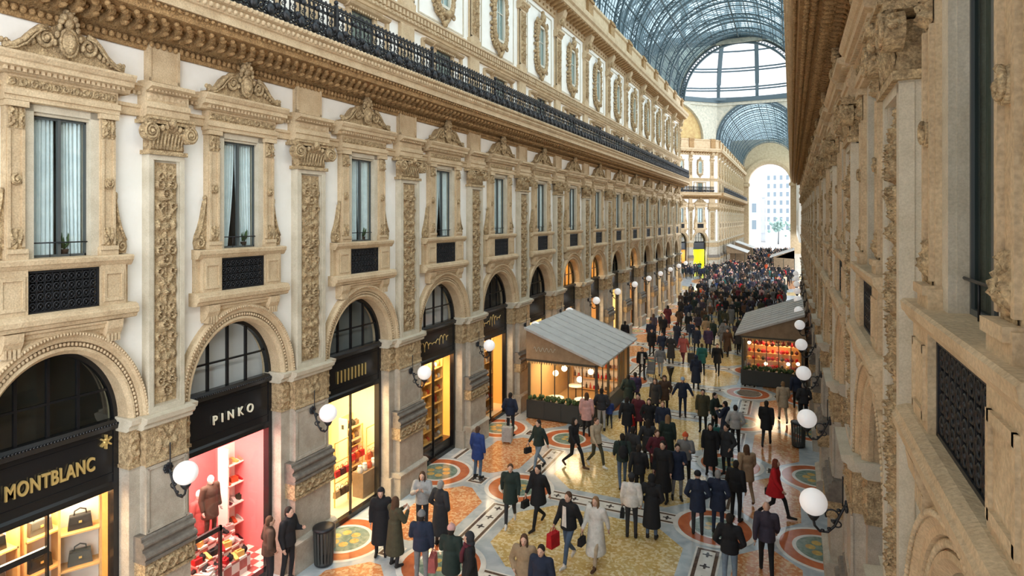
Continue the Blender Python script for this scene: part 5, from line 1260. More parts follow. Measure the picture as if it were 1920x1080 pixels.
for x, y in spots:
    if NPEOPLE[0] >= 296: break
    if -2.6 < x and 33 < y < 42.5: continue
    c = rg.choice(bright) if rg.random() < .12 else rg.choice(dark); pose = rg.choice(['stand', 'walk', 'walkm', 'pocket', 'one']); ln = rg.choice(['short', 'mid', 'mid', 'long'])
    hr = rg.choice(['short', 'short', 'long', 'beanie', 'hood']); hc = rg.choice(['hair_dark', 'hair_dark', 'hair_brown', 'hair_tan', 'hair_grey']) if hr in ('short', 'long') else rg.choice(['black', 'charcoal', 'navy', 'wine', 'grey', c])
    zone = 'just past the kiosks' if y < 54 else ('thick crowd before the octagon' if y < 68 else 'packed crowd under the dome')
    lab = f'person in a {CN[c]} {dict(short="jacket", mid="coat", long="long coat")[ln]} in the {zone}' if y >= 54 else f'person in a {CN[c]} {dict(short="jacket", mid="coat", long="long coat")[ln]} {zone}'
    person_at(x, y, rg.choice([0, 180]) + rg.uniform(-40, 40), pose, ln, c, rg.choice(['black', 'charcoal', 'navy', 'jeans', 'black']), hr, hc, lab, h=rg.uniform(1.6, 1.82), q='lo', group='people in the crowd: ' + lab[12:])
# the rest of the crowd, far off
cm = [M['skin'], C('hair_dark')] + [C(n) for n in dark[:9] + bright[:9]]; far = MB()
bodies = {}
for pose in ('stand', 'walk'):
    me = body_mesh(pose, 'lo'); b = MB(); J = pose_joints(pose)
    b.limb = None; b.ell((0, 0, 1.18), (.19, .14, .30), 8, 6, 2); b.ell((0, 0, .86), (.2, .15, .25), 8, 6, 2); b.ell(J['head'], (.08, .095, .12), 7, 5, 0); b.ell(J['head'] + V3(0, .025, .03), (.088, .09, .105), 7, 5, 1)
    for k in 'lr': b.tube([J['hip' + k], J['knee' + k], J['ank' + k], J['toe' + k]], [.09, .065, .05, .04], 6, 3); b.tube([J['sh' + k], J['el' + k], J['wr' + k], J['ha' + k]], [.075, .06, .045, .03], 6, 2)
    bodies[pose] = b
for x, y in [p for p in crowd_spots(420, 84, 162, -10.2, .2, .6, taken) if not (p[0] < -6.6 and (111 < p[1] < 119.5 or 129 < p[1] < 137.5)) and not (p[0] > -3.4 and 99 < p[1] < 107.5)] + crowd_spots(40, 88, 102, -16, -10, .7, taken):
    b = bodies[rg.choice(('stand', 'walk'))]; T = Matrix.Translation((x, y, .01)) @ Matrix.Rotation(rg.choice((0, PI)) + rg.uniform(-.6, .6), 4, 'Z') @ Matrix.Scale(rg.uniform(.93, 1.05), 4)
    c = 2 + (9 + rg.randrange(9) if rg.random() < .09 else rg.randrange(9)); st = len(far.v); far.v += [tuple(T @ Vector(p)) for p in b.v]; far.f += [tuple(i + st for i in f) for f in b.f]
    far.m += [{0: 0, 1: 1, 2: c, 3: 2 + rg.randrange(0, 2)}[q] for q in b.m]; far.s += b.s
o = ob('crowd', far.mesh('crowd', cm)); tag(o, 'distant dense crowd filling the far arm beyond the octagon', 'crowd', kind='stuff')
# ------------------------------------------------------------------ kiosks
M['roofp'] = mat('pale_grey_metal_roof', (.56, .55, .52), .55, c2=(.48, .47, .45), scale=2); M['kwood'] = mat('brown_kiosk_board', (.32, .22, .13), .6, c2=(.24, .16, .09), scale=3)
M['kdark'] = mat('dark_green_grey_panel', (.045, .048, .045), .5); M['kpost'] = mat('dark_bronze_post', (.08, .07, .05), .4, metal=.3)
M['leaf'] = mat('box_hedge_leaf', (.06, .10, .03), .7, c2=(.03, .06, .015), scale=12); M['lining'] = mat('warm_kiosk_lining', (.55, .36, .16), .7)
M['leds'] = mat('warm_string_light', (1, .8, .5), .5, emit=(1, .72, .36), estr=6.)
def kiosk(x0, x1, y0, y1, he, hr, side, label, script_on=False, red=False):
    """side 'L': ridge against the wall at x0, eave at x1; 'R' mirrored"""
    e = emp('kiosk', ((x0 + x1) / 2, y0, 0)); tag(e, label, 'kiosk'); w = (x1 - x0) / 2; D = y1 - y0
    zx = lambda x: (hr + (he - hr) * (x + w) / (2 * w)) if side == 'L' else (he + (hr - he) * (x + w) / (2 * w))
    b = MB(); o_ = .35; n = 6
    xa, xb = (-w - .05, w + o_) if side == 'L' else (-w - o_, w + .05)
    b.add([(xa, -o_, zx(xa)), (xb, -o_, zx(xb)), (xb, D + o_, zx(xb)), (xa, D + o_, zx(xa)), (xa, -o_, zx(xa) + .07), (xb, -o_, zx(xb) + .07), (xb, D + o_, zx(xb) + .07), (xa, D + o_, zx(xa) + .07)],
          [(0, 3, 2, 1), (4, 5, 6, 7), (0, 1, 5, 4), (1, 2, 6, 5), (2, 3, 7, 6), (3, 0, 4, 7)])
    k = int(D / .75)
    for i in range(k + 1):
        y = -o_ + (D + 2 * o_) * i / k; b.bar((xa, y, zx(xa) + .085), (xb, y, zx(xb) + .085), .04, .04)
        for j in range(1, 8): x = xa + (xb - xa) * j / 8; b.ell((x, y, zx(x) + .11), (.03, .03, .02), 6, 4)
    ob('roof', b.mesh('roof', 'roofp'), e)
    b = MB(); b.prism([(xa + .05, he - .12), (xb - .05, he - .12), (xb - .05, zx(xb)), (xa + .05, zx(xa))] if side == 'L' else [(xa, he - .12), (xb, he - .12), (xb, zx(xb)), (xa, zx(xa))], -.22, -.12)
    gb = ob('gable_board', b.mesh('gable_board', 'kwood'), e)
    if script_on:
        q = MB(); pts = [(-w + .35 + 1.0 * u, -.24, he + .32 + .10 * sin(u * 34) * (1 - .3 * u)) for u in np.linspace(0, 1, 60)]; q.tube(pts, .014, 5); ob('script_sign', q.mesh('script_sign', 'pale'), gb)
    b = MB(); b.box(-w, w, -.20, .05, he - .22, he - .10); b.box(-w, w, D - .05, D + .05, he - .2, he - .08); s = 1 if side == 'L' else -1; b.box(s * w - .08, s * w + .08, -.1, D, he - .22, he - .08); ob('eaves_beam', b.mesh('eaves_beam', 'kpost'), e)
    b = MB(); q = MB(); i = 0; xx = -w
    for i in range(28):
        x = -w + 2 * w * (i + .5) / 28; q.add([(x - .05, -.18, he - .22), (x + .05, -.18, he - .22), (x, -.18, he - .34), (x - .05, -.15, he - .22), (x + .05, -.15, he - .22), (x, -.15, he - .34)], [(0, 2, 1), (3, 4, 5), (0, 1, 4, 3), (1, 2, 5, 4), (2, 0, 3, 5)])
    ob('valance', q.mesh('valance', 'lining'), e)
    posts = [(s * w, 0), (s * w, D * .33), (s * w, D * .66), (s * w, D), (-s * w + s * .05, 0), (-s * w + s * .05, D)]
    for x, y in posts: b2 = MB(); b2.box(x - .05, x + .05, y - .05, y + .05, 0, he - .1); ob('post', b2.mesh('post', 'kpost'), e)
    b = MB(); b.box(-w, w, -.12, .12, .05, .78); 
    for j in range(5): x = -w + 2 * w * j / 4; b.box(x - .02, x + .02, -.14, .12, .05, .80)
    b.box(s * w - .10, s * w + .10, .1, D, .05, .78); b.box(-w, w, -.15, .15, .76, .82); ob('base_panel', b.mesh('base_panel', 'kdark'), e)
    b = MB(); b.box(-w, w, -.01, .0, .8, he - .2); b.box(s * w - .005, s * w + .005, 0, D, .8, he - .2); ob('glazing', b.mesh('glazing', 'shop_glass'), e)
    b = MB()
    for j in range(1, 5): x = -w + 2 * w * j / 5; b = MB(); b.box(x - .018, x + .018, -.02, .02, .8, he - .2); ob('glazing_bar', b.mesh('glazing_bar', 'kpost'), e)
    for j in range(1, 6): y = D * j / 6; b = MB(); b.box(s * w - .02, s * w + .02, y - .018, y + .018, .8, he - .2); ob('glazing_bar', b.mesh('glazing_bar', 'kpost'), e)
    b = MB(); b.box(-s * w - .03, -s * w + .03, .1, D - .1, .0, he - .1); b.box(-w + .05, w - .05, D - .1, D - .04, .0, he - .1); b.box(-w + .05, w - .05, .1, D - .1, 0.02, .05); ob('lining', b.mesh('lining', 'lining'), e)
    b = MB(); r2 = random.Random(5)
    for i in range(90): b.ell((r2.uniform(-w + .08, w - .08), -.02 + r2.uniform(-.14, .08), .86 + r2.uniform(0, .16)), (r2.uniform(.05, .09),) * 3, 6, 4)
    tag(ob('planter_hedge', b.mesh('planter_hedge', 'leaf'), None, ((x0 + x1) / 2, y0 - .0, 0)), 'low clipped hedge along the front of ' + ('the red stall' if red else 'the glazed cafe kiosk'), 'hedge')
    la = bpy.data.lights.new('kiosk_light', 'AREA'); la.size = 2.; la.energy = 210; la.color = (1, .70, .40); lo = bpy.data.objects.new('kiosk_light', la); COL.objects.link(lo); lo.location = ((x0 + x1) / 2, y0 + D * .3, he - .2)
    return e
k1 = kiosk(-10.35, -7.3, 24.2, 29.6, 2.72, 3.85, 'L', 'glazed cafe kiosk with a pale grey sloping roof by the sunlit wall', True)
k2 = kiosk(-2.3, .55, 33.6, 40.6, 2.70, 3.75, 'R', 'stall with a pale grey sloping roof, red goods and lights by the shaded wall', False, True)
for x0, x1, y0, sd, lb in ((-10.3, -7.3, 112, 'L', 'distant pale-roofed kiosk, nearer of two beyond the octagon'), (-10.3, -7.3, 130, 'L', 'distant pale-roofed kiosk, farther of two beyond the octagon'), (-2.6, .4, 100, 'R', 'distant pale-roofed stall by the shaded wall past the red stall')):
    e = emp('kiosk', ((x0 + x1) / 2, y0, 0)); tag(e, lb, 'kiosk'); w = 1.5; b = MB(); s = 1 if sd == 'L' else -1
    b.add([(-s * 1.5, -.3, 3.9), (s * 1.9, -.3, 2.7), (s * 1.9, 7, 2.7), (-s * 1.5, 7, 3.9), (-s * 1.5, -.3, 3.98), (s * 1.9, -.3, 2.78), (s * 1.9, 7, 2.78), (-s * 1.5, 7, 3.98)], [(0, 3, 2, 1), (4, 5, 6, 7), (0, 1, 5, 4), (1, 2, 6, 5), (2, 3, 7, 6), (3, 0, 4, 7)]); ob('roof', b.mesh('roof', 'roofp'), e)
    b = MB(); b.prism([(-w, 2.6), (w, 2.6), (s * w, 2.75), (-s * w, 3.85)], -.1, 0); ob('gable_board', b.mesh('gable_board', 'kwood'), e); b = MB(); b.box(-w, w, 0, .1, 0, .9); ob('base_panel', b.mesh('base_panel', 'kdark'), e); b = MB(); b.box(-w, w, 6.5, 6.6, 0, 2.6); ob('back_panel', b.mesh('back_panel', 'kwood'), e)
    b = MB()
    for x in (-w, 0, w): b.box(x - .05, x + .05, 0, .1, 0, 2.7)
    ob('post', b.mesh('post', 'kpost'), e)
# inside the cafe kiosk: hanging globes, back shelf, tables
def hang(x, y, z, label, r=.13):
    e = emp('pendant_lamp', (x, y, z)); tag(e, label, 'lamp', 'globe pendants in the cafe kiosk'); b = MB(); b.ell((0, 0, 0), r, 14, 10); ob('globe', b.mesh('globe', 'bulb'), e); b = MB(); b.tube([(0, 0, r), (0, 0, 3.0 - z)], .01, 5); ob('cord', b.mesh('cord', 'iron'), e)
for i, (x, y, z) in enumerate(((-9.5, 25.3, 1.75), (-9.2, 25.6, 1.92), (-8.35, 25.2, 1.62), (-8.1, 26.0, 1.80), (-8.9, 26.6, 2.05))): hang(x, y, z, f'{ORD[i]} glowing globe pendant from the wall inside the cafe kiosk')
def table(x, y, lab):
    e = emp('cafe_table', (x, y, .05)); tag(e, lab, 'table', 'cafe kiosk tables'); b = MB(); b.lathe((0, 0, .70), [(.01, 0), (.38, 0), (.38, .03), (.01, .03)], 20); ob('tabletop', b.mesh('tabletop', 'w_white'), e); b = MB(); b.lathe((0, 0, 0), [(.22, 0), (.22, .02), (.03, .05), (.03, .70)], 12); ob('pedestal', b.mesh('pedestal', 'iron'), e)
for i, (x, y) in enumerate(((-9.4, 25.0), (-8.2, 25.2), (-9.2, 27.2))): table(x, y, f'round white cafe table, {ORD[i]} from the wall inside the kiosk')
GOODS = [C('red'), C('orange'), C('wine'), M['w_gold'], C('tan'), C('white'), C('brown'), C('olive'), C('rose')]
r3 = random.Random(9)
def shelf_unit(name, label, x, y, rz, w, h, nsh, depth, matn, base=.1):
    e = emp(name, (x, y, base), rz); tag(e, label, 'shelf unit'); b = MB()
    for s in (-1, 1): b.box(s * w / 2 - .02, s * w / 2 + .02, -depth, 0, 0, h)
    ob('carcass', b.mesh('carcass', matn), e); b = MB(); b.box(-w / 2 + .02, w / 2 - .02, -.02, 0, 0, h); ob('back_panel', b.mesh('back_panel', 'w_white' if matn == 'w_wood' else matn), e)
    for j in range(nsh): q = MB(); q.box(-w / 2, w / 2, -depth, -.02, h * (j + .15) / nsh - .015, h * (j + .15) / nsh + .015); ob('shelf', q.mesh('shelf', matn), e)
    return e
GM = {}
def good(kind):
    if kind in GM: return GM[kind]
    b = MB()
    if kind == 'bottle': b.lathe((0, 0, 0), [(.04, 0), (.045, .02), (.045, .16), (.018, .22), (.018, .28), (.02, .29)], 10)
    if kind == 'jar': b.lathe((0, 0, 0), [(.05, 0), (.06, .02), (.06, .11), (.045, .13), (.05, .14), (.05, .16)], 10)
    if kind == 'giftbox': b.box(-.09, .09, -.07, .07, 0, .12); b.box(-.092, .092, -.012, .012, 0, .123); b.ell((.03, 0, .14), (.035, .02, .02), 6, 4); b.ell((-.03, 0, .14), (.035, .02, .02), 6, 4)
    if kind == 'bauble': b.ell((0, 0, .08), .08, 10, 8); b.lathe((0, 0, .155), [(.02, 0), (.02, .03)], 8)
    if kind == 'shoe': b.sweepx([(-.13, 0), (.12, 0), (.12, .09), (.05, .10), (-.05, .06), (-.13, .03)], -.04, .04)
    GM[kind] = b.mesh(kind, [C('red')]); return GM[kind]
def put(kind, name, x, y, z, rz, m, label, group, k=1.):
    o = ob(name, good(kind), None, (x, y, z), rz, (k, k, k)); setm(o, 0, m); tag(o, label, name.replace('_', ' '), group); return o
def stock(e, w, h, nsh, depth, kinds, per, group, labf, cols=None, k=1.):
    a = e.rotation_euler.z
    for j in range(nsh):
        z = e.location.z + h * (j + .15) / nsh + .016
        for i in range(per):
            lx = -w / 2 + w * (i + .5) / per; ly = -depth * .55; kd = kinds[(i + j) % len(kinds)]
            put(kd, dict(bottle='bottle', jar='jar', giftbox='gift_box', bauble='bauble', shoe='shoe')[kd], e.location.x + lx * cos(a) - ly * sin(a), e.location.y + lx * sin(a) + ly * cos(a), z, a + r3.uniform(-.3, .3), r3.choice(cols or GOODS), labf, group, k)
e = shelf_unit('bottle_shelf', 'bottle shelf on the back wall of the cafe kiosk', -8.8, 29.3, 0, 2.4, 2.2, 4, .3, 'w_wood', .05); stock(e, 2.4, 2.2, 4, .3, ['bottle', 'bottle', 'jar'], 12, 'bottles and jars on the kiosk back shelf', 'small item on the bottle shelf at the back of the cafe kiosk')
# red stall: stepped counter with baubles and boxes, string lights
e = emp('display_counter', (-.9, 34.3, .05)); tag(e, 'stepped display counter inside the stall of red goods', 'counter'); b = MB()
for j in range(4): b.box(-1.25, 1.25, .28 * j, .28 * (j + 1), 0, .75 + .34 * j)
ob('steps', b.mesh('steps', 'w_wood'), e)
for j in range(4):
    for i in range(11): put(['bauble', 'giftbox', 'bauble', 'jar'][(i + j) % 4], ['bauble', 'gift_box', 'bauble', 'jar'][(i + j) % 4], -.9 - 1.15 + .23 * i, 34.3 + .14 + .28 * j, .80 + .34 * j, r3.uniform(0, 1), r3.choice([C('red'), C('red'), C('orange'), M['w_gold'], C('wine'), C('rose'), C('olive')]), 'small festive article on the stepped counter of the red stall', 'festive goods in the red stall', 1.15)
for i in range(9):
    for zz, yy in ((2.25, 33.8), (2.0, 34.6)): put('bauble', 'bauble', -2.0 + .27 * i, yy, zz + r3.uniform(-.12, .1), 0, r3.choice([C('red'), C('orange'), M['w_gold'], C('rose')]), 'hanging festive bauble under the roof of the red stall', 'hanging baubles in the red stall', 1.3)
for i, (x, z) in enumerate(((-2.0, 2.15), (-.15, 1.2), (-1.2, 1.12), (.3, 1.25))):
    b = MB(); b.ell((0, 0, 0), .09, 10, 8); o = ob('glowing_lamp', b.mesh('glowing_lamp', 'bulb'), None, (x, 33.95, z)); tag(o, f'small glowing lamp among the red goods, {ORD[i]} counted from the open side', 'lamp', 'small lamps in the red stall')

# ------------------------------------------------------------------ shop contents (bays 0..4 of the sunlit wall)
def inpx(px, y, py=None, z=.1):
    X = 11.2 + y; Y = 1140 * X / (.8254 * (1484 - px)) - X * .4597; d = X * .4177 + Y * .9086
    return (-X, Y, z if py is None else 8.6 - (py - 410) * d / 1140)
def inshop(i, x, y, z=.1): p = RL.pt(LB[NB0 + i][0] + x * LB[NB0 + i][1], y, z); return p
# 0: wooden shelves with leather bags
def leather(x, y, z, rz, m, label, k=1.):
    e = emp('leather_bag', (x, y, z), rz, (k, k, k)); tag(e, label, 'bag', 'leather bags on the wooden shelves'); b = MB()
    b.prism([(-.20, 0), (.20, 0), (.17, .26), (-.17, .26)], -.07, .07); b.box(-.17, .17, -.085, -.07, .12, .25); ob('body', b.mesh('bag_body', m), e)
    b = MB(); b.tube([(-.10, 0, .25), (-.09, 0, .34), (0, 0, .38), (.09, 0, .34), (.10, 0, .25)], .014, 6); ob('handle', b.mesh('handle', m), e); b = MB(); b.box(-.025, .025, -.10, -.085, .13, .17); ob('clasp', b.mesh('clasp', 'gold'), e)
for s, x in ((0, -.45), (1, .48), (2, 1.15)):
    p = inshop(0, x, 1.5 if s < 2 else 1.0); a = PI / 2
    e = shelf_unit('display_shelf', ['honey wood display shelf near the camera side of the gold-lettered shop', 'honey wood display shelf in the middle of the gold-lettered shop', 'honey wood display shelf at the pier side of the gold-lettered shop'][s], p[0], p[1], a if s < 2 else a - .5, .62, 3.3, 5, .38, 'w_wood')
    for j in range(5):
        z = .1 + 3.3 * (j + .15) / 5 + .016; q = (p[0] + .20, p[1]) if s < 2 else (p[0] + .17, p[1] - .09)
        leather(q[0], q[1], z, a if s < 2 else a - .5, ['black', 'dframe', C('charcoal'), C('brown')][(j + s) % 4], f'dark leather bag on the {ORD[j]} shelf up, {["camera side", "middle", "pier side"][s]} unit', .95)
p = inshop(0, -1.0, .9); e = emp('display_plinth', p); tag(e, 'white display plinth with stacked white boxes behind the glass', 'plinth'); b = MB(); b.box(-.3, .3, -.3, .3, 0, 1.0); ob('block', b.mesh('block', 'w_white'), e)
# door rails of the first shop
b = MB(); b.box(-1.4, -.02, .30, .36, 2.92, 3.02); ob('door_rail', b.mesh('door_rail', 'black'), SF[0]); b = MB(); b.box(-1.4, .0, .28, .34, .12, 2.0); 
# 1: mannequins, bright shelf, checked plinth
def mannequin(p, rz, coat, label, k=1.):
    e = emp('mannequin', (p[0], p[1], p[2]), rz, (k, k, k)); tag(e, label, 'mannequin', 'shop mannequins'); bo = ob('body', body_mesh('stand', 'hi'), e); setm(bo, 0, M['w_white']); setm(bo, 1, C(coat)); setm(bo, 2, C('black')); co = ob('coat', coat_mesh('stand', 'mid', 'hi'), e); setm(co, 0, C(coat))
b = MB(); b.box(-.5, .5, -.35, .35, 0, .7); p = inpx(394, 1.5); e = ob('display_plinth', b.mesh('plinth_block', 'w_pink'), None, p, PI / 2); tag(e, 'coral plinth under the mannequin in the pink-lit shop', 'plinth')
mannequin((p[0], p[1], .80), PI / 2, 'brown', 'mannequin in a brown coat standing on the coral plinth', .96); p = inpx(372, 2.3); mannequin(p, PI / 2 + .3, 'rose', 'mannequin in a rose coat at the back of the pink-lit shop')
p = inpx(440, 2.2); e = shelf_unit('display_shelf', 'white lit shelf of shoes in the pink-lit shop', p[0], p[1], PI / 2, 1.0, 2.6, 5, .35, 'w_white'); stock(e, 1.0, 2.6, 5, .35, ['shoe', 'giftbox', 'shoe'], 5, 'shoes and boxes on the lit shelf', 'small article on the white shelf of the pink-lit shop')
for j in range(3):
    p = inpx((366, 384, 478)[j], (.7, 1.0, 1.9)[j]); b = MB(); b.box(-.22, .22, -.22, .22, 0, .35 + .12 * j); o = ob('display_cube', b.mesh('display_cube', 'w_white'), None, p, .4); tag(o, f'white display cube, {ORD[j]} from the near side in the pink-lit shop', 'display cube', 'display cubes')
    for t in range(3): put('shoe', 'shoe', p[0] + .1 * (t - 1), p[1] + .12 * (t - 1), .1 + .35 + .12 * j, .8 * t, r3.choice([C('red'), C('black'), C('rose')]), 'shoe standing on a white cube behind the pink shop window', 'shoes on white cubes', 1.2)
p = inshop(1, -.95, .40, .1); b = MB(); b.box(-.03, .03, -.03, .03, 0, 1.75); b.box(-.9, .03, -.03, .03, 1.65, 1.75); o = ob('door_leaf', b.mesh('door_leaf', 'black'), None, inshop(1, -.35, .22, 0.1), PI / 2); tag(o, 'black framed glass door standing ajar at the pink-lit shop', 'door')
p = inpx(436, .62); e = emp('display_counter', (p[0], p[1], .1), PI / 2); tag(e, 'low stepped display of shoes and boxes behind the pink shop window', 'counter'); b = MB()
for j in range(3): b.box(-.62, .62, .12 + .26 * j, .38 + .26 * j, 0, .40 + .22 * j)
ob('steps', b.mesh('steps', 'f_check'), e)
for j in range(3):
    for t in range(9): put(['shoe', 'giftbox', 'bauble'][(t + j) % 3], ['shoe', 'gift_box', 'bauble'][(t + j) % 3], p[0] - .25 - .26 * j, p[1] - .54 + .135 * t, .5 + .22 * j, PI / 2 + r3.uniform(-.5, .5), r3.choice([C('red'), C('white'), C('rose'), C('black'), M['w_gold'], C('pink')]), 'small article on the low stepped display of the pink-lit shop', 'articles on the stepped display', 1.05)
# 2: racks of bags and flowers
for j in range(3):
    p = inpx((640, 668, 698)[j], 1.0 + .4 * (j % 2)); e = emp('brass_rack', p, PI / 2); tag(e, f'brass display rack of red and tan bags, {ORD[j]} from the pink shop side', 'rack', 'brass racks'); b = MB()
    for s in (-1, 1): b.bar((s * .3, 0, 0), (s * .3, 0, 1.9), .03)
    for z in (.7, 1.3, 1.88): b.bar((-.3, 0, z), (.3, 0, z), .025)
    ob('frame', b.mesh('frame', 'gold'), e)
    for t in range(6):
        z = (.68, 1.28)[t // 3]; h = r3.choice([('red', 'red'), ('orange', 'orange'), ('tan', 'tan'), ('wine', 'wine'), ('brown', 'dark brown')]); bag('hand', (p[0] + .02, p[1] + (-.2 + .2 * (t % 3)), z), PI / 2, h[0], f'{h[1]} handbag, {ORD[t % 3]} along the {["lower", "middle"][t // 3]} bar of the {ORD[j]} brass rack', 'handbag')
for zz in (2.2, 2.55, 2.9):
    b = MB(); b.box(-1.4, 1.4, -.25, 0, -.02, .02); o = ob('wall_shelf', b.mesh('wall_shelf', 'w_white'), None, inshop(2, 0, 2.85, zz), PI / 2); tag(o, f'cream wall shelf {zz:.1f} m up inside the cream-lit shop', 'shelf', 'cream wall shelves')
    for t in range(10): p = inshop(2, -1.2 + .26 * t, 2.72, zz + .02); put('giftbox', 'gift_box', p[0], p[1], p[2], .1, r3.choice([C('white'), C('tan'), C('beige'), C('rose')]), 'small box on the cream wall shelves of the gift shop', 'boxes on cream wall shelves', .8)
p = inpx(690, .8); b = MB(); b.box(-.5, .5, -.2, .2, 0, .75); o = ob('display_counter', b.mesh('display_counter', 'kwood'), None, p, PI / 2); tag(o, 'brown display counter behind the glass of the cream-lit shop', 'counter')
for t in range(5): put('jar', 'jar', p[0] + .05, p[1] - .45 + .22 * t, .85, 0, r3.choice([C('red'), C('orange'), C('white')]), 'jar on the brown counter in the cream-lit shop', 'jars on the brown counter', 1.4)
for j in range(2):
    p = inpx((655, 700)[j], 2.0); e = shelf_unit('display_shelf', f'cream display shelf of red and orange gifts, {["nearer", "farther"][j]} one in the cream-lit shop', p[0], p[1], PI / 2, 1.0, 2.1, 5, .35, 'w_cream'); stock(e, 1.0, 2.1, 5, .35, ['bauble', 'giftbox', 'jar'], 6, 'gifts on the cream display shelves', 'small red or orange gift on the cream display shelves', [C('red'), C('orange'), C('wine'), C('rose'), C('tan'), C('olive'), M['w_gold']], 1.15)
# 3: golden window with many small pieces
for s in range(3):
    p = inshop(3, -.8 + .8 * s, .95); e = shelf_unit('display_shelf', f'amber-lit display shelf, {ORD[s]} from the cream shop side, golden window', p[0], p[1], PI / 2, .75, 3.0, 7, .3, 'w_gold', .45); stock(e, .75, 3.0, 7, .3, ['jar', 'bottle', 'giftbox', 'bauble'], 4, 'small wares in the golden window', 'small golden ware on the amber-lit shelves', [M['w_gold'], M['gold'], C('orange'), C('white'), C('tan')])
b = MB(); b.box(-1.4, 1.4, .40, .95, .1, .45); o = ob('window_bench', RL.world(MB().merge(b)) .mesh('window_bench', 'black') if False else b.mesh('window_bench', 'black'), None, RL.pt(LB[NB0 + 3][0]), PI / 2, (LB[NB0 + 3][1], 1, 1)); tag(o, 'low black window bench below the golden display', 'bench')
for s in range(3):
    p = inshop(4, -.8 + .8 * s, 1.1); e = shelf_unit('display_shelf', f'tall glowing shelf, {ORD[s]} in the shop before the kiosk', p[0], p[1], PI / 2, .75, 3.2, 6, .3, 'w_amber'); stock(e, .75, 3.2, 6, .3, ['giftbox', 'jar'], 4, 'boxes in the shop before the kiosk', 'small box on the tall shelves beside the kiosk', [M['w_gold'], C('white'), C('tan'), C('red')])
# potted plants on the sills behind the glass
def plant(i, x, label, col):
    p = RL.pt(LB[NB0 + i][0] + x, .10, 7.95); e = emp('potted_plant', p); tag(e, label, 'plant'); b = MB(); b.lathe((0, 0, 0), [(.05, 0), (.07, .12), (.075, .13), (.06, .13)], 12); ob('pot', b.mesh('pot', C('brown')), e); b = MB(); rr = random.Random(i)
    for _ in range(26): a = rr.uniform(0, 2 * PI); t = rr.uniform(.03, .13); b.tube([(0, 0, .12), (t * .6 * cos(a), t * .5 * sin(a), .22), (t * cos(a), t * .6 * sin(a), .22 + rr.uniform(.0, .2))], [.012, .022, .004], 5)
    ob('leaves', b.mesh('leaves', 'leaf'), e)
plant(0, .12, 'small potted plant on the sill above the gold-lettered shop', 'g'); plant(1, .22, 'dark potted plant in the window above the pink-lit shop', 'g'); plant(2, .24, 'little potted plant on the sill above the cream-lit shop', 'g')
# street furniture
x, y = floor_at(607, 1058); e = emp('litter_bin', (x, y, 0)); tag(e, 'dark slatted litter bin at the foot of the pier by the cream-lit shop', 'litter bin'); b = MB()
for j in range(18): a = 2 * PI * j / 18; b.bar((.22 * cos(a), .22 * sin(a), .08), (.25 * cos(a), .25 * sin(a), .9), .055, .02, up=(cos(a), sin(a), 0))
ob('slats', b.mesh('slats', 'kdark'), e); b = MB(); b.lathe((0, 0, 0), [(.2, .02), (.23, .05), (.23, .12), (.2, .12)], 18); b.lathe((0, 0, .88), [(.2, 0), (.27, 0), (.27, .06), (.2, .08)], 18); ob('rings', b.mesh('rings', 'iron'), e)
x, y = floor_at(1497, 838); e2 = emp('litter_bin', (x, y, 0)); tag(e2, 'dark slatted litter bin beside the shaded wall piers', 'litter bin')
for ch in list(e.children): c = ch.copy(); COL.objects.link(c); c.parent = e2
x, y = floor_at(957, 822); bag('case', (x + .1, y - .5, .02), .2, 'lightgrey', 'pale grey suitcase standing by the person at the pier', 'suitcase', 'suitcase')
x, y = floor_at(1257, 726); e = emp('bollard', (x, y, 0)); tag(e, 'black funnel-shaped stand alone on the ochre mosaic', 'stand'); b = MB(); b.lathe((0, 0, 0), [(.12, 0), (.12, .03), (.05, .06), (.06, .55), (.20, 1.0), (.20, 1.04), (.02, 1.04)], 16); ob('post', b.mesh('post', 'black'), e)

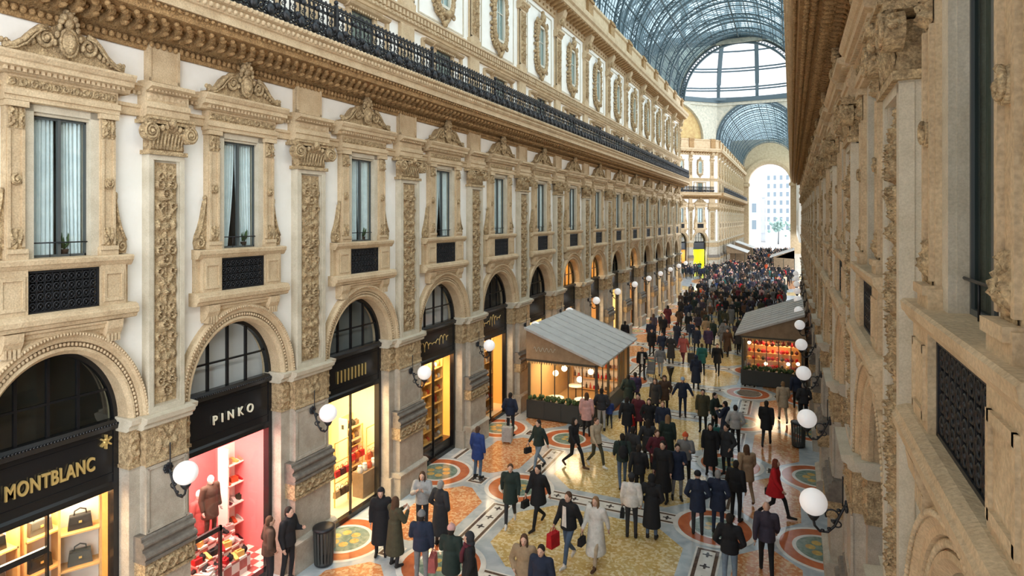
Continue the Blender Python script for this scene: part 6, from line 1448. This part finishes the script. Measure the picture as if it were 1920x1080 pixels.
# ------------------------------------------------------------------ added fill lights that brighten the sunlit wall, on the shaded wall's balcony
for k, y in enumerate(range(-4, 67, 5)):
    e = emp('fill_light', (XR - .78, y, 12.92), PI / 2); tag(e, f'added unseen floodlight on the shaded balcony, {ORD[k]} from the camera end', 'fill_light', 'added fill lights')
    b = MB(); b.box(-.5, .5, -.06, .06, 1.18, 1.32); ob('housing', b.mesh('housing', 'iron'), e)
    b = MB(); b.bar((-.4, 0, 0), (-.4, 0, 1.2), .03); b.bar((.4, 0, 0), (.4, 0, 1.2), .03); ob('stand', b.mesh('stand', 'iron'), e)
    la = bpy.data.lights.new('fill_light', 'AREA'); la.shape = 'RECTANGLE'; la.size = 1.0; la.size_y = .14; la.energy = 190; la.color = (1, .95, .88)
    lo = bpy.data.objects.new('fill_light_beam', la); COL.objects.link(lo); lo.location = (XR - .86, y, 14.17); lo.rotation_euler = (0, PI / 2 + .0, 0)
# ------------------------------------------------------------------ sky, camera
W = bpy.data.worlds.new('World'); SC.world = W; W.use_nodes = True; nt = W.node_tree; bg = nt.nodes['Background']
tc = nt.nodes.new('ShaderNodeTexCoord'); sp = nt.nodes.new('ShaderNodeSeparateXYZ'); rp = nt.nodes.new('ShaderNodeValToRGB')
nt.links.new(tc.outputs['Generated'], sp.inputs[0]); nt.links.new(sp.outputs['Z'], rp.inputs[0]); nt.links.new(rp.outputs[0], bg.inputs['Color'])
# overcast sky, brighter on the side of the hidden sun (+X)
mr = nt.nodes.new('ShaderNodeMapRange'); mr.interpolation_type = 'SMOOTHSTEP'; mr.inputs['From Min'].default_value = -.4; mr.inputs['From Max'].default_value = .8; mr.inputs['To Min'].default_value = 1.2; mr.inputs['To Max'].default_value = 6.6
nt.links.new(sp.outputs['X'], mr.inputs['Value']); nt.links.new(mr.outputs[0], bg.inputs['Strength'])
rp.color_ramp.elements[0].position = 0.; rp.color_ramp.elements[0].color = (.86, .93, 1, 1); rp.color_ramp.elements[1].position = .6; rp.color_ramp.elements[1].color = (.96, .98, 1, 1)
bg.inputs['Strength'].default_value = 3.4
cd = bpy.data.cameras.new('Camera'); cam = bpy.data.objects.new('Camera', cd); COL.objects.link(cam); SC.camera = cam
cd.sensor_width = 36.; cd.lens = 1140 / 1920 * 36; cd.shift_x = 0; cd.shift_y = -(540 - 410) / 1920; cd.clip_start = .1; cd.clip_end = 600
cam.location = (0, 0, 8.6); cam.rotation_euler = (PI / 2, 0, PSI)
SC.view_settings.view_transform = 'Standard'; SC.view_settings.look = 'None'; SC.view_settings.exposure = -.12; SC.view_settings.gamma = 1; SC.view_settings.use_curve_mapping = False
SC.cycles.adaptive_threshold = .02; SC.cycles.max_bounces = 8; SC.cycles.diffuse_bounces = 5; SC.cycles.transparent_max_bounces = 24; SC.cycles.use_denoising = True; SC.cycles.sample_clamp_indirect = 6
